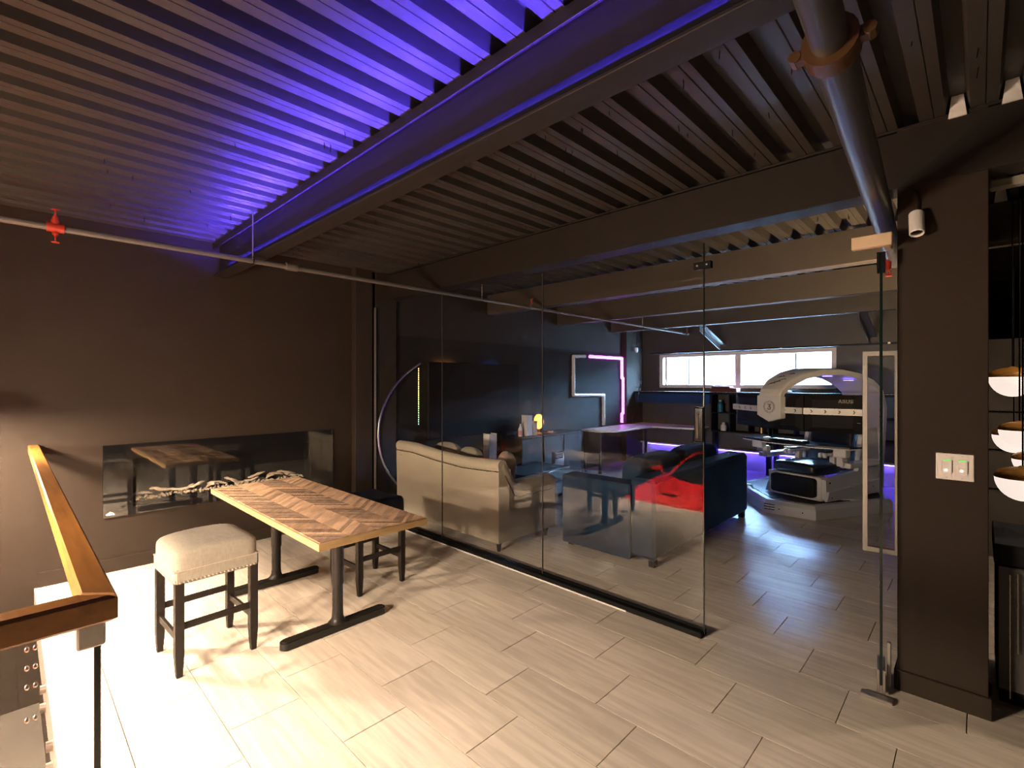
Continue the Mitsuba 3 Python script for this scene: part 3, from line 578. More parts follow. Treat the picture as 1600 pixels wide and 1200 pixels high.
# television with light strip
tv = thing('television', 'large black flat television on the left wall of the rear room', 'television')
add('screen', bx(XL + 0.075, XL + 0.083, 3.855, 5.587, 0.86, 1.868, 0.002), 'm_tv', tv)
add('housing', bx(XL + 0.035, XL + 0.076, 3.845, 5.597, 0.85, 1.878, 0.006), 'm_black', tv)
add('wall_mount', bx(XL, XL + 0.036, 4.5, 4.95, 1.2, 1.55), 'm_black', tv, smooth=False)
tl = thing('tv_led_strip', 'glowing multicolour LED strip along the left edge of the television', 'led strip')
add('tape', bx(XL, XL + 0.004, 3.73, 3.75, 1.03, 1.80), 'm_black', tl, smooth=False)
for i in range(26):
    z = 1.785 - i * 0.029; t = i / 25
    c = np.array([np.interp(t, [0, .3, .5, .75, 1], [2.4, 2.2, 1.6, .5, .15]), np.interp(t, [0, .3, .5, .75, 1], [0.95, 1.35, 1.75, .9, .5]), np.interp(t, [0, .3, .5, .75, 1], [0.25, .28, .22, .35, .4])])
    add('diode', bx(XL + 0.004, XL + 0.009, 3.732, 3.748, z - 0.006, z + 0.006), 'm_frost', tl, smooth=False, light=c * 2.2, w=0.06)
tk_ = thing('tv_backlight', 'coloured backlight strip hidden behind the top edge of the television', 'led strip')
for y0, y1, c in ((4.0, 4.35, (2.6, 0.9, 0.28)), (4.9, 5.2, (0.05, 0.35, 1.6))):
    q = trimesh.Trimesh([[XL + 0.02, y0, 1.862], [XL + 0.03, y0, 1.862], [XL + 0.03, y1, 1.862], [XL + 0.02, y1, 1.862]], [[0, 1, 2], [0, 2, 3]])
    add('strip', bx(XL + 0.012, XL + 0.032, y0, y1, 1.850, 1.862), 'm_frost', tk_, smooth=False, light=np.array(c) * 14.0)

# sideboard, its bottles and lamp
sb = thing('sideboard', 'low dark sideboard against the left wall beyond the television', 'sideboard')
add('carcass', bx(XL + 0.02, -4.86, 5.25, 6.75, 0.08, 0.77, 0.004), 'm_black', sb)
add('top', bx(XL + 0.015, -4.84, 5.23, 6.77, 0.77, 0.79, 0.003), 'm_black', sb)
for i in range(3): add('door', bx(-4.862, -4.85, 5.26 + i * 0.5, 5.74 + i * 0.5, 0.10, 0.755, 0.003), 'm_black', sb)
for y in (5.3, 6.7): add('foot', bx(-5.2, -4.9, y - 0.03, y + 0.03, 0, 0.08, 0.003), 'm_black', sb)
o = thing('bottle', 'small bottle with pink label left of the white carton on the sideboard', 'bottle')
add('glass_body', lathe([(0, 0), (0.032, 0), (0.034, 0.01), (0.034, 0.11), (0.012, 0.16), (0.011, 0.19), (0, 0.19)], (-5.0, 5.38, 0.79), 18), 'm_frost', o); add('label_band', lathe([(0.0345, 0.02), (0.0345, 0.09)], (-5.0, 5.38, 0.79), 18), 'm_pink', o); add('cap', lathe([(0, 0.19), (0.013, 0.19), (0.013, 0.21), (0, 0.21)], (-5.0, 5.38, 0.79), 14), 'm_black', o)
o = thing('carton', 'tall white carton in the middle of the sideboard', 'box')
add('box', bx(-5.06, -4.95, 5.47, 5.60, 0.79, 1.10, 0.003), 'm_white', o); add('lid_flap', bx(-5.062, -4.948, 5.468, 5.602, 1.085, 1.104, 0.003), 'm_frost', o)
o = thing('canister', 'grey canister between the white carton and the orange lamp', 'canister')
add('body', lathe([(0, 0), (0.055, 0), (0.056, 0.01), (0.056, 0.19), (0, 0.19)], (-5.0, 5.68, 0.79), 20), 'm_whiteshell', o); add('lid', lathe([(0, 0.19), (0.058, 0.19), (0.058, 0.215), (0, 0.22)], (-5.0, 5.68, 0.79), 20), 'm_nickel', o)
o = thing('globe_lamp', 'glowing orange globe table lamp on the sideboard', 'table lamp')
add('globe', squad((-5.05, 5.86, 0.985), (0.15, 0.17, 0.24), 1, 1, 3), 'm_frost', o, smooth=True, light=(3.2, 1.05, 0.16))
add('base', lathe([(0, 0), (0.06, 0), (0.06, 0.012), (0.02, 0.03), (0.02, 0.075), (0, 0.075)], (-5.05, 5.86, 0.79), 20), 'm_brass', o)
o = thing('small_tray', 'small dark tray with trinkets beside the orange lamp', 'tray')
add('tray', bx(-5.05, -4.92, 5.98, 6.16, 0.79, 0.80, 0.003), 'm_maroon', o); add('trinket', squad((-4.98, 6.03, 0.812), (0.05, 0.05, 0.03), 1, 1, 2), 'm_brass', o); add('trinket', squad((-4.98, 6.11, 0.81), (0.04, 0.05, 0.024), 1, 1, 2), 'm_white', o)

# low black cabinet, white towers, round table
o = thing('low_cabinet', 'low black cabinet with two round knobs in front of the sideboard', 'cabinet')
add('body', bx(-4.80, -4.25, 4.62, 5.62, 0.03, 0.40, 0.006), 'm_black', o); add('plinth', bx(-4.76, -4.29, 4.66, 5.58, 0, 0.03), 'm_black', o, smooth=False)
add('drawer', bx(-4.252, -4.238, 4.66, 5.58, 0.225, 0.38, 0.003), 'm_blackgloss', o); add('drawer', bx(-4.252, -4.238, 4.66, 5.58, 0.05, 0.205, 0.003), 'm_blackgloss', o)
for z in (0.30, 0.13): add('knob', mv(trimesh.creation.icosphere(2, 0.012), (-4.23, 5.1, z)), 'm_steel', o)
def tower(x0, y0, w, d, z0, z1, label, badge):
    o = thing('white_tower', label, 'console')
    add('core', bx(x0 + 0.012, x0 + d - 0.006, y0 + 0.012, y0 + w - 0.012, z0, z1 - 0.01, 0.003), 'm_black', o)
    for y in (y0, y0 + w - 0.012): add('side_plate', bx(x0, x0 + d, y, y + 0.012, z0, z1, 0.004), 'm_white', o)
    add('front_plate', bx(x0 + d - 0.006, x0 + d, y0 + 0.012, y0 + w - 0.012, z0, z1 - 0.005, 0.002), 'm_white', o)
    if badge:
        b = add('badge', bx(x0 + d, x0 + d + 0.002, y0 + 0.015, y0 + w - 0.03, z1 - 0.10, z1 - 0.03), 'm_black', o, smooth=False)
        add('badge_edge', bx(x0 + d, x0 + d + 0.003, y0 + w - 0.042, y0 + w - 0.03, z1 - 0.10, z1 - 0.03), 'm_green', b, smooth=False)
        for k in range(2): add('badge_line', bx(x0 + d, x0 + d + 0.003, y0 + 0.022, y0 + w - 0.05, z1 - 0.055 - 0.022 * k, z1 - 0.048 - 0.022 * k), 'm_cream', b, smooth=False)
tower(-4.94, 4.56, 0.15, 0.12, 0.0, 0.90, 'narrow white tower standing behind the right end of the loveseat below the television', False)
tower(-4.66, 5.71, 0.23, 0.06, 0.0, 0.553, 'white upright box with dark green badge near the round table', True)
o = thing('round_table', 'round glass side table on splayed wooden legs', 'table')
cx, cy = -3.63, 4.99
add('glass_top', lathe([(0, 0.446), (0.39, 0.446)], (cx, cy, 0), 48), 'm_tableglass', o, smooth=False)
add('rim', tube([(cx + 0.39 * math.cos(t), cy + 0.39 * math.sin(t), 0.447) for t in np.linspace(0, 2 * np.pi, 49)[:-1]], 0.005, 8, closed=True), 'm_steel', o)
for t in (0.5, 2.6, 4.7):
    c, s = math.cos(t), math.sin(t)
    add('leg', tube([(cx + 0.17 * c, cy + 0.17 * s, 0.44), (cx + 0.33 * c, cy + 0.33 * s, 0)], [0.024, 0.013], 10), 'm_darkwood', o)
add('hub', lathe([(0, 0.40), (0.16, 0.42), (0.17, 0.438), (0, 0.438)], (cx, cy, 0), 24), 'm_darkwood', o)

# neon wall light
def pw(p): return [(XL + 0.045, y, z) for y, z in p]
o = thing('neon_wall_light', 'angular tube light on the left wall, half white and half glowing magenta', 'wall light')
def poly_boxes(path, r):
    path = np.array(path); ms = []
    for a, b in zip(path[:-1], path[1:]): ms.append(rod(a, b, r, 10))
    for a in path[1:-1]: ms.append(mv(trimesh.creation.icosphere(2, r), a))
    return cat(ms)
add('white_tube', poly_boxes(pw([(7.408, 2.09), (7.055, 2.075), (7.055, 1.38), (8.02, 1.365), (8.02, 0.78)]), 0.032), 'm_white', o, label='unlit white tube')
add('magenta_tube', poly_boxes(pw([(7.56, 2.09), (8.69, 2.095), (8.69, 1.70), (8.735, 1.69), (8.735, 0.98), (8.69, 0.965), (8.69, 0.79)]), 0.031), 'm_frost', o, label='glowing magenta tube', light=(4.6, 0.58, 6.2), w=2.0)
for y, z in ((7.2, 2.08), (7.055, 1.7), (7.6, 1.372), (8.02, 1.1), (8.1, 2.093), (8.69, 1.9), (8.735, 1.3)): add('clip', bx(XL + 0.003, XL + 0.025, y - 0.012, y + 0.012, z - 0.012, z + 0.012), 'm_nickel', o, smooth=False)

# L desk, ledge, bookcases, under-desk glow
o = thing('corner_desk', 'white topped corner desk below the neon light', 'desk')
add('top', extr(Polygon([(XL + 0.13, 7.15), (-4.75, 7.15), (-4.55, 7.35), (-4.55, 8.62), (-3.95, 8.72), (-3.75, 8.78), (-3.75, 9.36), (-5.16, 9.36), (-5.16, 8.74), (XL + 0.13, 8.74)]), 0.03, 'xy', (0, 0, 0.735)), 'm_white', o, smooth=False)
for x, y in ((-5.1, 7.2), (-4.8, 7.22), (-3.82, 9.24), (-3.82, 8.84), (-4.62, 8.5)): add('leg', bx(x - 0.02, x + 0.02, y - 0.02, y + 0.02, 0, 0.735, 0.003), 'm_black', o)
add('modesty_panel', bx(-5.1, -4.75, 7.17, 7.18, 0.35, 0.735), 'm_wall_dark', o, smooth=False)
o = thing('wall_ledge', 'dark counter ledge running under the window', 'ledge')
add('board', bx(XL + 0.13, -0.30, YB - 0.36, YB - 0.005, 1.385, 1.43, 0.004), 'm_black', o)
add('front_panel', bx(XL + 0.13, -3.62, YB - 0.34, YB - 0.32, 1.20, 1.385, 0.003), 'm_navy', o)
add('edge_strip', bx(XL + 0.13, -0.30, YB - 0.363, YB - 0.36, 1.424, 1.43), 'm_nickel', o, smooth=False)
items = []
for i, (x0, x1, n, lab) in enumerate(((-3.60, -2.60, 3, 'black open shelf unit under the window beside the navy sofa'), (-2.56, -1.56, 3, 'black open shelf unit under the window behind the gaming cockpit'), (-1.52, -0.52, 3, 'black open shelf unit under the window, rightmost'))):
    o = thing('shelf_unit', lab, 'bookcase')
    for k in range(n + 1): add('upright', bx(x0 + (x1 - x0 - 0.02) * k / n, x0 + (x1 - x0 - 0.02) * k / n + 0.02, 9.06, 9.36, 0.72, 1.38), 'm_black', o, smooth=False)
    for z in (0.70, 1.04): add('shelf', bx(x0, x1, 9.06, 9.36, z, z + 0.02), 'm_black', o, smooth=False)
    add('back_board', bx(x0, x1, 9.36, 9.37, 0.70, 1.38), 'm_wall_dark', o, smooth=False)
    for x in (x0 + 0.02, x1 - 0.06): add('leg', bx(x, x + 0.04, 9.08, 9.26, 0, 0.70), 'm_black', o, smooth=False)
for (x, z, h, rr, m, lab) in ((-3.46, 1.06, 0.20, 0.045, 'm_teal', 'teal bottle on the upper shelf beside the glass edge'), (-3.40, 0.72, 0.13, 0.05, 'm_white', 'white jar on the lower shelf beside the glass edge'), (-2.75, 0.72, 0.2, 0.04, 'm_brass', 'amber bottle on the lower shelf near the cockpit')):
    o = thing('shelf_bottle', lab, 'bottle')
    add('body', lathe([(0, 0), (rr, 0), (rr, h * 0.75), (rr * 0.5, h * 0.88), (rr * 0.5, h), (0, h)], (x, 9.15, z), 18), m, o); add('cap', lathe([(0, h), (rr * .55, h), (rr * .55, h + 0.02), (0, h + 0.02)], (x, 9.15, z), 14), 'm_white', o)
o = thing('maroon_case', 'flat maroon case lying on the ledge under the window', 'box')
add('base', bx(-3.62, -3.15, 9.08, 9.3, 1.43, 1.50, 0.006), 'm_maroon', o); add('lid', bx(-3.60, -3.27, 9.09, 9.29, 1.50, 1.535, 0.008), 'm_maroon', o)
for x in (-3.58, -3.4): add('knob', mv(trimesh.creation.icosphere(1, 0.012), (x, 9.15, 1.54)), 'm_nickel', o)
o = thing('game_controller', 'small white game controller on the ledge below the arch', 'controller')
add('body', squad((-2.38, 9.12, 1.45), (0.22, 0.09, 0.04), 0.8, 0.7, 3), 'm_white', o, smooth=True)
for s in (-1, 1): add('thumb_stick', lathe([(0, 0), (0.012, 0), (0.015, 0.012), (0, 0.012)], (-2.38 + 0.04 * s, 9.12, 1.468), 10), 'm_black', o)
struct('trim_1', bx(XL + 0.12, -0.30, 9.288, YB, 0.35, 0.37, 0.003), 'm_white')
o = thing('desk_led_strip', 'violet blue LED strip glowing low along the back wall', 'led strip')
for (x0, x1, z) in ((-5.0, -3.8, 0.62), (-3.56, -2.56, 0.66), (-2.5, -0.5, 0.66)):
    add('tape', bx(x0, x1, 9.29, 9.30, 0.335, 0.347), 'm_frost', o, smooth=False, light=(4.0, 2.3, 42.0), w=1.5)
o = thing('motion_sensor', 'small white motion sensor hanging at the corner pilaster', 'sensor')
add('body', lathe([(0, 0), (0.022, 0.004), (0.036, 0.04), (0.036, 0.10), (0, 0.105)], (-5.10, 9.0, 2.22), 16), 'm_white', o); add('rod', rod((-5.10, 9.0, 2.32), (-5.10, 9.0, 2.60), 0.005, 8), 'm_black', o)
o = thing('corner_cabinet_pole', 'thin black leaning pole beside the magenta tube', 'pole')
add('shaft', rod((-5.10, 8.80, 0.77), (-4.98, 8.98, 1.62), 0.010, 8), 'm_black', o); add('tip', mv(trimesh.creation.icosphere(1, 0.014), (-4.98, 8.98, 1.62)), 'm_black', o)

# navy sofa
o = thing('navy_sofa', 'dark navy velvet sofa seen from behind beside the glass edge', 'sofa')
add('backrest', bx(-2.24, -2.0, 3.83, 6.14, 0.07, 0.765, 0.03), 'm_navy', o)
add('arm', bx(-2.98, -2.225, 5.92, 6.14, 0.07, 0.69, 0.03), 'm_navy', o); add('arm', bx(-2.98, -2.225, 3.81, 4.03, 0.035, 0.70, 0.012), 'm_navy', o)
add('seat_base', bx(-2.95, -2.2, 4.0, 5.94, 0.10, 0.30, 0.01), 'm_navy', o)
for y in (4.50, 5.44): add('seat_cushion', squad((-2.60, y, 0.38), (0.72, 0.93, 0.19), 0.3, 0.2), 'm_navy', o, smooth=True)
for y in (4.50, 5.44): add('back_cushion', squad((-2.36, y, 0.68), (0.24, 0.90, 0.44), 0.5, 0.3), 'm_navy', o, smooth=True)
for x in (-2.92, -2.05):
    for y in (3.90, 6.08): add('leg', bx(x - 0.03, x + 0.03, y - 0.03, y + 0.03, 0, 0.10 if y > 5 else 0.06, 0.004), 'm_black', o)

# ------------------------------------------------------------------ gaming cockpit
ck = thing('gaming_cockpit', 'white and black gaming cockpit chair with arched canopy on a hexagonal base', 'gaming chair')
BO = np.array([-1.64, 7.45]); UO = np.array([-1.475, 7.42]); PH = -18.0
hexa = np.array([(-0.275, -0.97), (0.275, -0.97), (0.87, 0.12), (0.6, 1.1), (-0.6, 1.1), (-0.92, -0.10)]) + BO
hp = Polygon(hexa); hi_ = hp.buffer(-0.03, join_style=2)
c_ = lambda g, z: np.c_[np.array(g.exterior.coords)[:-1], np.full(len(g.exterior.coords) - 1, z)]
base = add('base', trimesh.convex.convex_hull(np.vstack([c_(hp, 0.004), c_(hp, 0.12), c_(hi_, 0.165)])), 'm_whiteshell', ck, smooth=False)
add('top_plate', extr(hp.buffer(-0.10, join_style=2), 0.008, 'xy', (0, 0, 0.163)), 'm_legmetal', base, smooth=False)
for k in range(3): add('vent_slot', rot(bx(-0.06, 0.06, -0.006, 0.004, 0.05 + 0.03 * k, 0.058 + 0.03 * k), 0, (0, 0, 1)).apply_translation((-1.86, 6.478, 0)), 'm_black', base, smooth=False)
for x in (-1.75, -1.5): add('screw', rod((x, 6.484, 0.07), (x, 6.476, 0.07), 0.007, 8), 'm_black', base)
add('turntable', lathe([(0, 0.165), (0.46, 0.165), (0.46, 0.185), (0.42, 0.195), (0, 0.195)], (UO[0], UO[1], 0), 36), 'm_whiteshell', ck)
add('handle_loop', tube([(-2.30, 7.05, 0.165), (-2.30, 7.05, 0.215), (-2.22, 7.0, 0.215), (-2.22, 7.0, 0.165)], 0.008, 8), 'm_steel', base)
def U(m): return mv(rot(m, PH), (UO[0], UO[1], 0))
def ua(name, m, mat, par=ck, **k): return add(name, U(m), mat, par, **k)
side = Polygon([(-0.58, 0.20), (-0.60, 0.44), (-0.02, 0.49), (0.10, 0.49), (0.20, 0.92), (0.34, 1.02), (0.56, 1.02), (0.60, 0.50), (0.55, 0.21)])
low = Polygon([(-0.62, 0.19), (-0.58, 0.30), (0.55, 0.36), (0.55, 0.19)])
for s in (-1, 1):
    sp = ua('side_shell', extr(side, 0.05, 'yz', (0.31 if s > 0 else -0.36, 0, 0)), 'm_whiteshell', smooth=False)
    ua('lower_skirt', extr(low, 0.03, 'yz', (0.36 if s > 0 else -0.39, 0, 0)), 'm_whiteshell', sp, smooth=False)
    for y, z in ((-0.52, 0.40), (-0.52, 0.23), (0.4, 0.28)): ua('bolt', rod((0.39 * s, y, z), (0.365 * s, y, z), 0.012, 8) if z < 0.3 else rod((0.366 * s, y, z), (0.35 * s, y, z), 0.012, 8), 'm_black', sp)
ft = ua('footrest', squad((-0.02, -0.62, 0.325), (0.56, 0.10, 0.24), 0.25, 0.25), 'm_black', smooth=True, label='black padded footrest')
ua('footrest_frame', cat(bx(-0.32, 0.31, -0.60, -0.54, 0.19, 0.46, 0.004), bx(-0.34, 0.33, -0.64, -0.50, 0.185, 0.203, 0.004), bx(-0.34, 0.33, -0.645, -0.50, 0.447, 0.468, 0.006)), 'm_whiteshell', ft)
ua('seat_cushion', cat(squad((-0.02, -0.33, 0.53), (0.56, 0.60, 0.17), 0.45, 0.3), squad((-0.02, -0.56, 0.54), (0.54, 0.18, 0.15), 0.6, 0.4)), 'm_leather', smooth=True)
ua('backrest', rot(cat(squad((0, 0.10, 0.88), (0.54, 0.14, 0.80), 0.35, 0.35), squad((0, 0.05, 1.24), (0.30, 0.10, 0.17), 0.6, 0.5)), -16, (1, 0, 0), (0, 0.05, 0.5)), 'm_leather', smooth=True)
for s in (-1, 1):
    ar = ua('armrest', bx(0.22 * s - 0.05, 0.22 * s + 0.05, -0.40, 0.0, 0.70, 0.735, 0.01), 'm_whiteshell')
    ua('arm_pad', bx(0.22 * s - 0.04, 0.22 * s + 0.04, -0.38, -0.02, 0.735, 0.755, 0.008), 'm_leather', ar)
    ua('arm_post', cat(bx(0.22 * s - 0.03, 0.22 * s + 0.03, -0.22, -0.14, 0.48, 0.70, 0.005)), 'm_whiteshell', ar)
    for dx in (-0.045, 0.012): ua('arm_tip', bx(0.22 * s + dx, 0.22 * s + dx + 0.033, -0.44, -0.40, 0.68, 0.735, 0.006), 'm_whiteshell', ar)
    ua('cup_ring', lathe([(0.026, 0), (0.032, 0), (0.032, 0.06), (0.026, 0.06), (0.026, 0)], (0.31 * s, -0.30, 0.69), 16), 'm_brass', ar)
# desk tray with keyboard
dt = ua('desk_tray', extr(Polygon([(-0.80, -0.45), (-0.72, -0.62), (-0.3, -0.74), (0.30, -0.74), (0.62, -0.60), (0.66, -0.40), (0.3, -0.36), (-0.3, -0.36)]), 0.022, 'xy', (0, 0, 0.835)), 'm_blackgloss', smooth=False)
ua('tray_trim', tube([(-0.80, -0.45, 0.832), (-0.72, -0.625, 0.832), (-0.3, -0.745, 0.832), (0.30, -0.745, 0.832), (0.62, -0.605, 0.832), (0.66, -0.40, 0.832)], 0.007, 8), 'm_whiteshell', dt)
kb = solo('keyboard', U(bx(-0.30, 0.14, -0.68, -0.54, 0.857, 0.878, 0.004)), 'm_black', 'black keyboard on the cockpit tray below the monitors', 'keyboard')
for r_ in range(4):
    for c in range(12): add('key_cap', U(bx(-0.288 + c * 0.0352, -0.288 + c * 0.0352 + 0.030, -0.672 + r_ * 0.033, -0.672 + r_ * 0.033 + 0.028, 0.877, 0.886, 0.003)), 'm_leather', kb)
ms_ = solo('mouse', U(squad((-0.40, -0.58, 0.872), (0.07, 0.11, 0.035), 0.9, 0.8, 3)), 'm_whiteshell', 'white mouse at the left end of the keyboard', 'mouse', smooth=True)
add('scroll_wheel', U(rod((-0.404, -0.62, 0.884), (-0.396, -0.62, 0.884), 0.008, 10)), 'm_black', ms_)
for s, x in ((-1, -0.52), (1, 0.52)):
    a_ = ua('tray_arm', cat(bx(x - 0.07, x + 0.07, -0.62, -0.52, 0.735, 0.83, 0.006), bx(x - 0.02 - 0.05 * s, x + 0.05 - 0.05 * s, -0.55, -0.47, 0.62, 0.76, 0.006), bx(x - 0.06, x + 0.06, -0.50, 0.2, 0.60, 0.66, 0.008)), 'm_whiteshell')
    ua('arm_joint', rod((x - 0.05, -0.52, 0.70), (x + 0.05, -0.52, 0.70), 0.03, 14), 'm_nickel', a_)
# monitors (backs towards the viewer)
def slab(a, b, z0, z1, th):
    a, b = np.array(a), np.array(b); n = np.array([-(b - a)[1], (b - a)[0]]); n /= np.linalg.norm(n)
    return prism([[*(p + n * t), z] for p in (a, b) for t in (0, th) for z in (z0, z1)] + [[*(p + n * -0.025), z] for p in (a * 0.85 + b * 0.15, a * 0.15 + b * 0.85) for z in (z0 + 0.06, z1 - 0.06)])
MP = [(-1.04, -0.34), (-0.47, -0.585), (0.10, -0.60), (0.64, -0.36)]
def along(i, t, off):
    a, b = np.array(MP[i]), np.array(MP[i + 1]); n = np.array([-(b - a)[1], (b - a)[0]]); n /= np.linalg.norm(n)
    return a + (b - a) * t + n * off, math.degrees(math.atan2((b - a)[1], (b - a)[0]))
mons = []
for i, lab in enumerate(('left black monitor shell', 'centre black monitor shell', 'right black monitor shell')):
    a, b = along(i, 0.01, 0)[0], along(i, 0.99, 0)[0]
    m = ua('monitor', slab(a, b, 1.0, 1.455, 0.03), 'm_black', smooth=False)
    mons.append(m)
    ua('screen', prism([[*along(i, t, o)[0], z] for t in (.03, .97) for o in (.030, .033) for z in (1.015, 1.44)]), 'm_tv', m, smooth=False)
def put(m, i, t, z, off, scale=1):
    p, ang = along(i, t, off); m = m.copy(); m.apply_transform(trimesh.transformations.rotation_matrix(math.pi / 2, [1, 0, 0])); return U(mv(rot(m, ang), (p[0], p[1], z)))
add('lettering', put(meshkit.text_mesh('ASUS', 0.040, 0.003, True), 2, 0.60, 1.36, -0.027), 'm_logo', mons[2], smooth=False, label='ASUS lettering')
add('port_line', cat([put(extr([(0, 0), (w, 0), (w, .006), (0, .006)], 0.002), 2, t, z, -0.012) for t, z, w in ((0.58, 1.13, 0.10), (0.78, 1.125, 0.11), (0.66, 1.035, 0.08))]), 'm_logo', mons[2], smooth=False)
for i in range(3):
    seg = ua('chevron_bar', prism([[*along(i, t, o)[0], z] for t in (0.0 if i else -0.02, 1.0 if i < 2 else 1.02) for o in (-0.05, -0.024) for z in (1.215, 1.292)]), 'm_whiteshell', smooth=False)
    for k in range(3 if i == 0 else 4):
        t = (0.3 + 0.22 * k) if i == 0 else (0.12 + 0.24 * k)
        d = 1 if i else -1
        ch = extr(Polygon([(0, 0), (0.012 * d, 0), (0.028 * d, 0.02), (0.012 * d, 0.04), (0, 0.04), (0.016 * d, 0.02)]).buffer(0), 0.002)
        add('chevron_mark', put(ch, i, t, 1.233, -0.051), 'm_chev', seg, smooth=False)
# canopy: pod, arch and spine
PXc = -0.27
pod = ua('pod', extr(Polygon([(PXc - 0.165, 1.18), (PXc - 0.005, 1.10), (PXc + 0.16, 1.15), (PXc + 0.16, 1.42), (PXc, 1.47), (PXc - 0.165, 1.43)]), 0.09, 'xz', (0, -0.73, 0)), 'm_whiteshell', smooth=False)
for rr in (0.078, 0.064):
    ring = extr(shapely.Point(0, 0).buffer(rr, 24).difference(shapely.Point(0, 0).buffer(rr - 0.004, 24)), 0.002)
    ring.apply_transform(trimesh.transformations.rotation_matrix(math.pi / 2, [1, 0, 0])); ua('emblem_ring', mv(ring, (PXc, -0.7305, 1.29)), 'm_chev', pod, smooth=False)
tx = meshkit.text_mesh('3', 0.07, 0.002, True); tx.apply_translation((-tx.bounds[1][0] / 2, -0.035, 0)); tx.apply_transform(trimesh.transformations.rotation_matrix(math.pi / 2, [1, 0, 0])); ua('emblem_mark', mv(tx, (PXc, -0.7305, 1.29)), 'm_chev', pod, smooth=False, label='round emblem mark')
AR = [(-0.69, 1.40, PXc, 0.145), (-0.66, 1.50, PXc, 0.15), (-0.50, 1.66, PXc, 0.17), (-0.28, 1.78, PXc + .02, 0.19), (-0.02, 1.845, PXc + .06, 0.21), (0.28, 1.85, PXc + .12, 0.23), (0.56, 1.79, PXc + .18, 0.24), (0.80, 1.67, PXc + .22, 0.25), (0.96, 1.50, PXc + .25, 0.25), (1.04, 1.25, PXc + .27, 0.24), (1.05, 0.9, PXc + .27, 0.22), (1.0, 0.5, PXc + .27, 0.22), (0.9, 0.19, PXc + .27, 0.26)]
Vv, Ff = [], []
AR = [(y, z if z < 1.42 or y > 0.98 else 1.42 + (z - 1.42) * 0.74, x, w) for y, z, x, w in AR]
for i, (y, z, x, w) in enumerate(AR):
    a = AR[max(0, i - 1)]; b = AR[min(len(AR) - 1, i + 1)]; t = np.array([b[0] - a[0], b[1] - a[1]]); t /= np.linalg.norm(t); nn = np.array([-t[1], t[0]])
    h = 0.035
    for sx, sn in ((-1, 1), (-0.8, 1.6), (0.8, 1.6), (1, 1), (1, -1), (-1, -1)):
        Vv.append([x + sx * w, y + nn[0] * h * sn, z + nn[1] * h * sn])
for i in range(len(AR) - 1):
    for j in range(6):
        a, b = i * 6 + j, i * 6 + (j + 1) % 6; Ff += [[a, b, b + 6], [a, b + 6, a + 6]]
L = (len(AR) - 1) * 6
Ff += [[0, j, j + 1] for j in range(1, 5)] + [[L, L + j + 1, L + j] for j in range(1, 5)]
am = trimesh.Trimesh(Vv, Ff, process=False); am.fix_normals()
arch = ua('arch', am, 'm_whiteshell', smooth=30)
for k, (y, z, dx) in enumerate(((-0.60, 1.597, -0.05), (-0.57, 1.619, 0.0), (-0.53, 1.646, 0.05), (-0.45, 1.684, -0.02), (-0.36, 1.718, 0.06))):
    ua('graphic_mark', tube([(PXc + dx - 0.04, y - 0.02, z - 0.022), (PXc + dx, y, z), (PXc + dx + 0.045, y + 0.004, z + 0.004)], 0.006, 6), 'm_chev', arch)
for x0 in (-0.22, 0.0, 0.14): ua('arch_light', bx(x0 + PXc + 0.08, x0 + PXc + 0.20, 0.30 + 0.25 * (x0 > 0.1), 0.33 + 0.25 * (x0 > 0.1), 1.683 - 0.055 * (x0 > 0.1), 1.691 - 0.055 * (x0 > 0.1)), 'm_frost', arch, smooth=False, light=(0.8, 0.6, 6.0), label='violet light slot')
ua('spine_box', bx(PXc + 0.10, PXc + 0.45, 0.62, 0.95, 0.19, 0.62, 0.02), 'm_whiteshell')

# ------------------------------------------------------------------ red car in the lower bay (seen reflected in the glass)
car = thing('red_car', 'red sports car parked in the bay, seen reflected in the glass partition', 'car')
CX, CY, CZ = -3.28, -0.27, PIT
st = np.array([[0, .60, .24, .44, .43], [-.12, .80, .15, .54, .51], [-.45, .91, .13, .66, .61], [-.9, .96, .13, .755, .69], [-1.3, .97, .13, .80, .765], [-1.7, .96, .13, .84, .86], [-2.3, .95, .13, .87, .89], [-3.0, .97, .13, .91, .93], [-3.6, .985, .13, .93, .95], [-4.1, .96, .16, .90, .92], [-4.45, .86, .3, .83, .86]])
yy = np.linspace(0, -4.45, 46)
ss = np.array([[np.interp(-y, -st[:, 0], st[:, k]) for k in range(1, 5)] for y in yy])
k3 = np.array([.25, .5, .25]); ss[1:-1] = np.array([np.convolve(ss[:, k], k3, 'valid') for k in range(4)]).T
V, F = [], []
def half(w, zb, zs, zt): return [(0, zb), (w * .88, zb), (w * .97, zb + .12), (w, zs - .22), (w * .985, zs - .08), (w * .93, zs - .012), (w * .84, zs), (w * .70, zs * .55 + zt * .45 - .01), (w * .45, zt - .005), (0, zt)]
for y, s in zip(yy, ss):
    h = half(*s); ring = h + [(-x, z) for x, z in h[-2:0:-1]]
    V += [(x + CX, y + CY, z + CZ) for x, z in ring]; nr = len(ring)
for i in range(len(yy) - 1):
    for j in range(nr):
        a, b = i * nr + j, i * nr + (j + 1) % nr; F += [[a, b, b + nr], [a, b + nr, a + nr]]
V += [(CX, CY, CZ + .34), (CX, CY - 4.45, CZ + .6)]; o1 = len(V) - 2
for j in range(nr): F += [[o1, (j + 1) % nr, j], [o1 + 1, (len(yy) - 1) * nr + j, (len(yy) - 1) * nr + (j + 1) % nr]]
bm = trimesh.Trimesh(V, F, process=False); bm.fix_normals()
body = add('body', bm, 'm_carred', car, smooth=40)
def cp(p): return (p[0] + CX, p[1] + CY, p[2] + CZ)
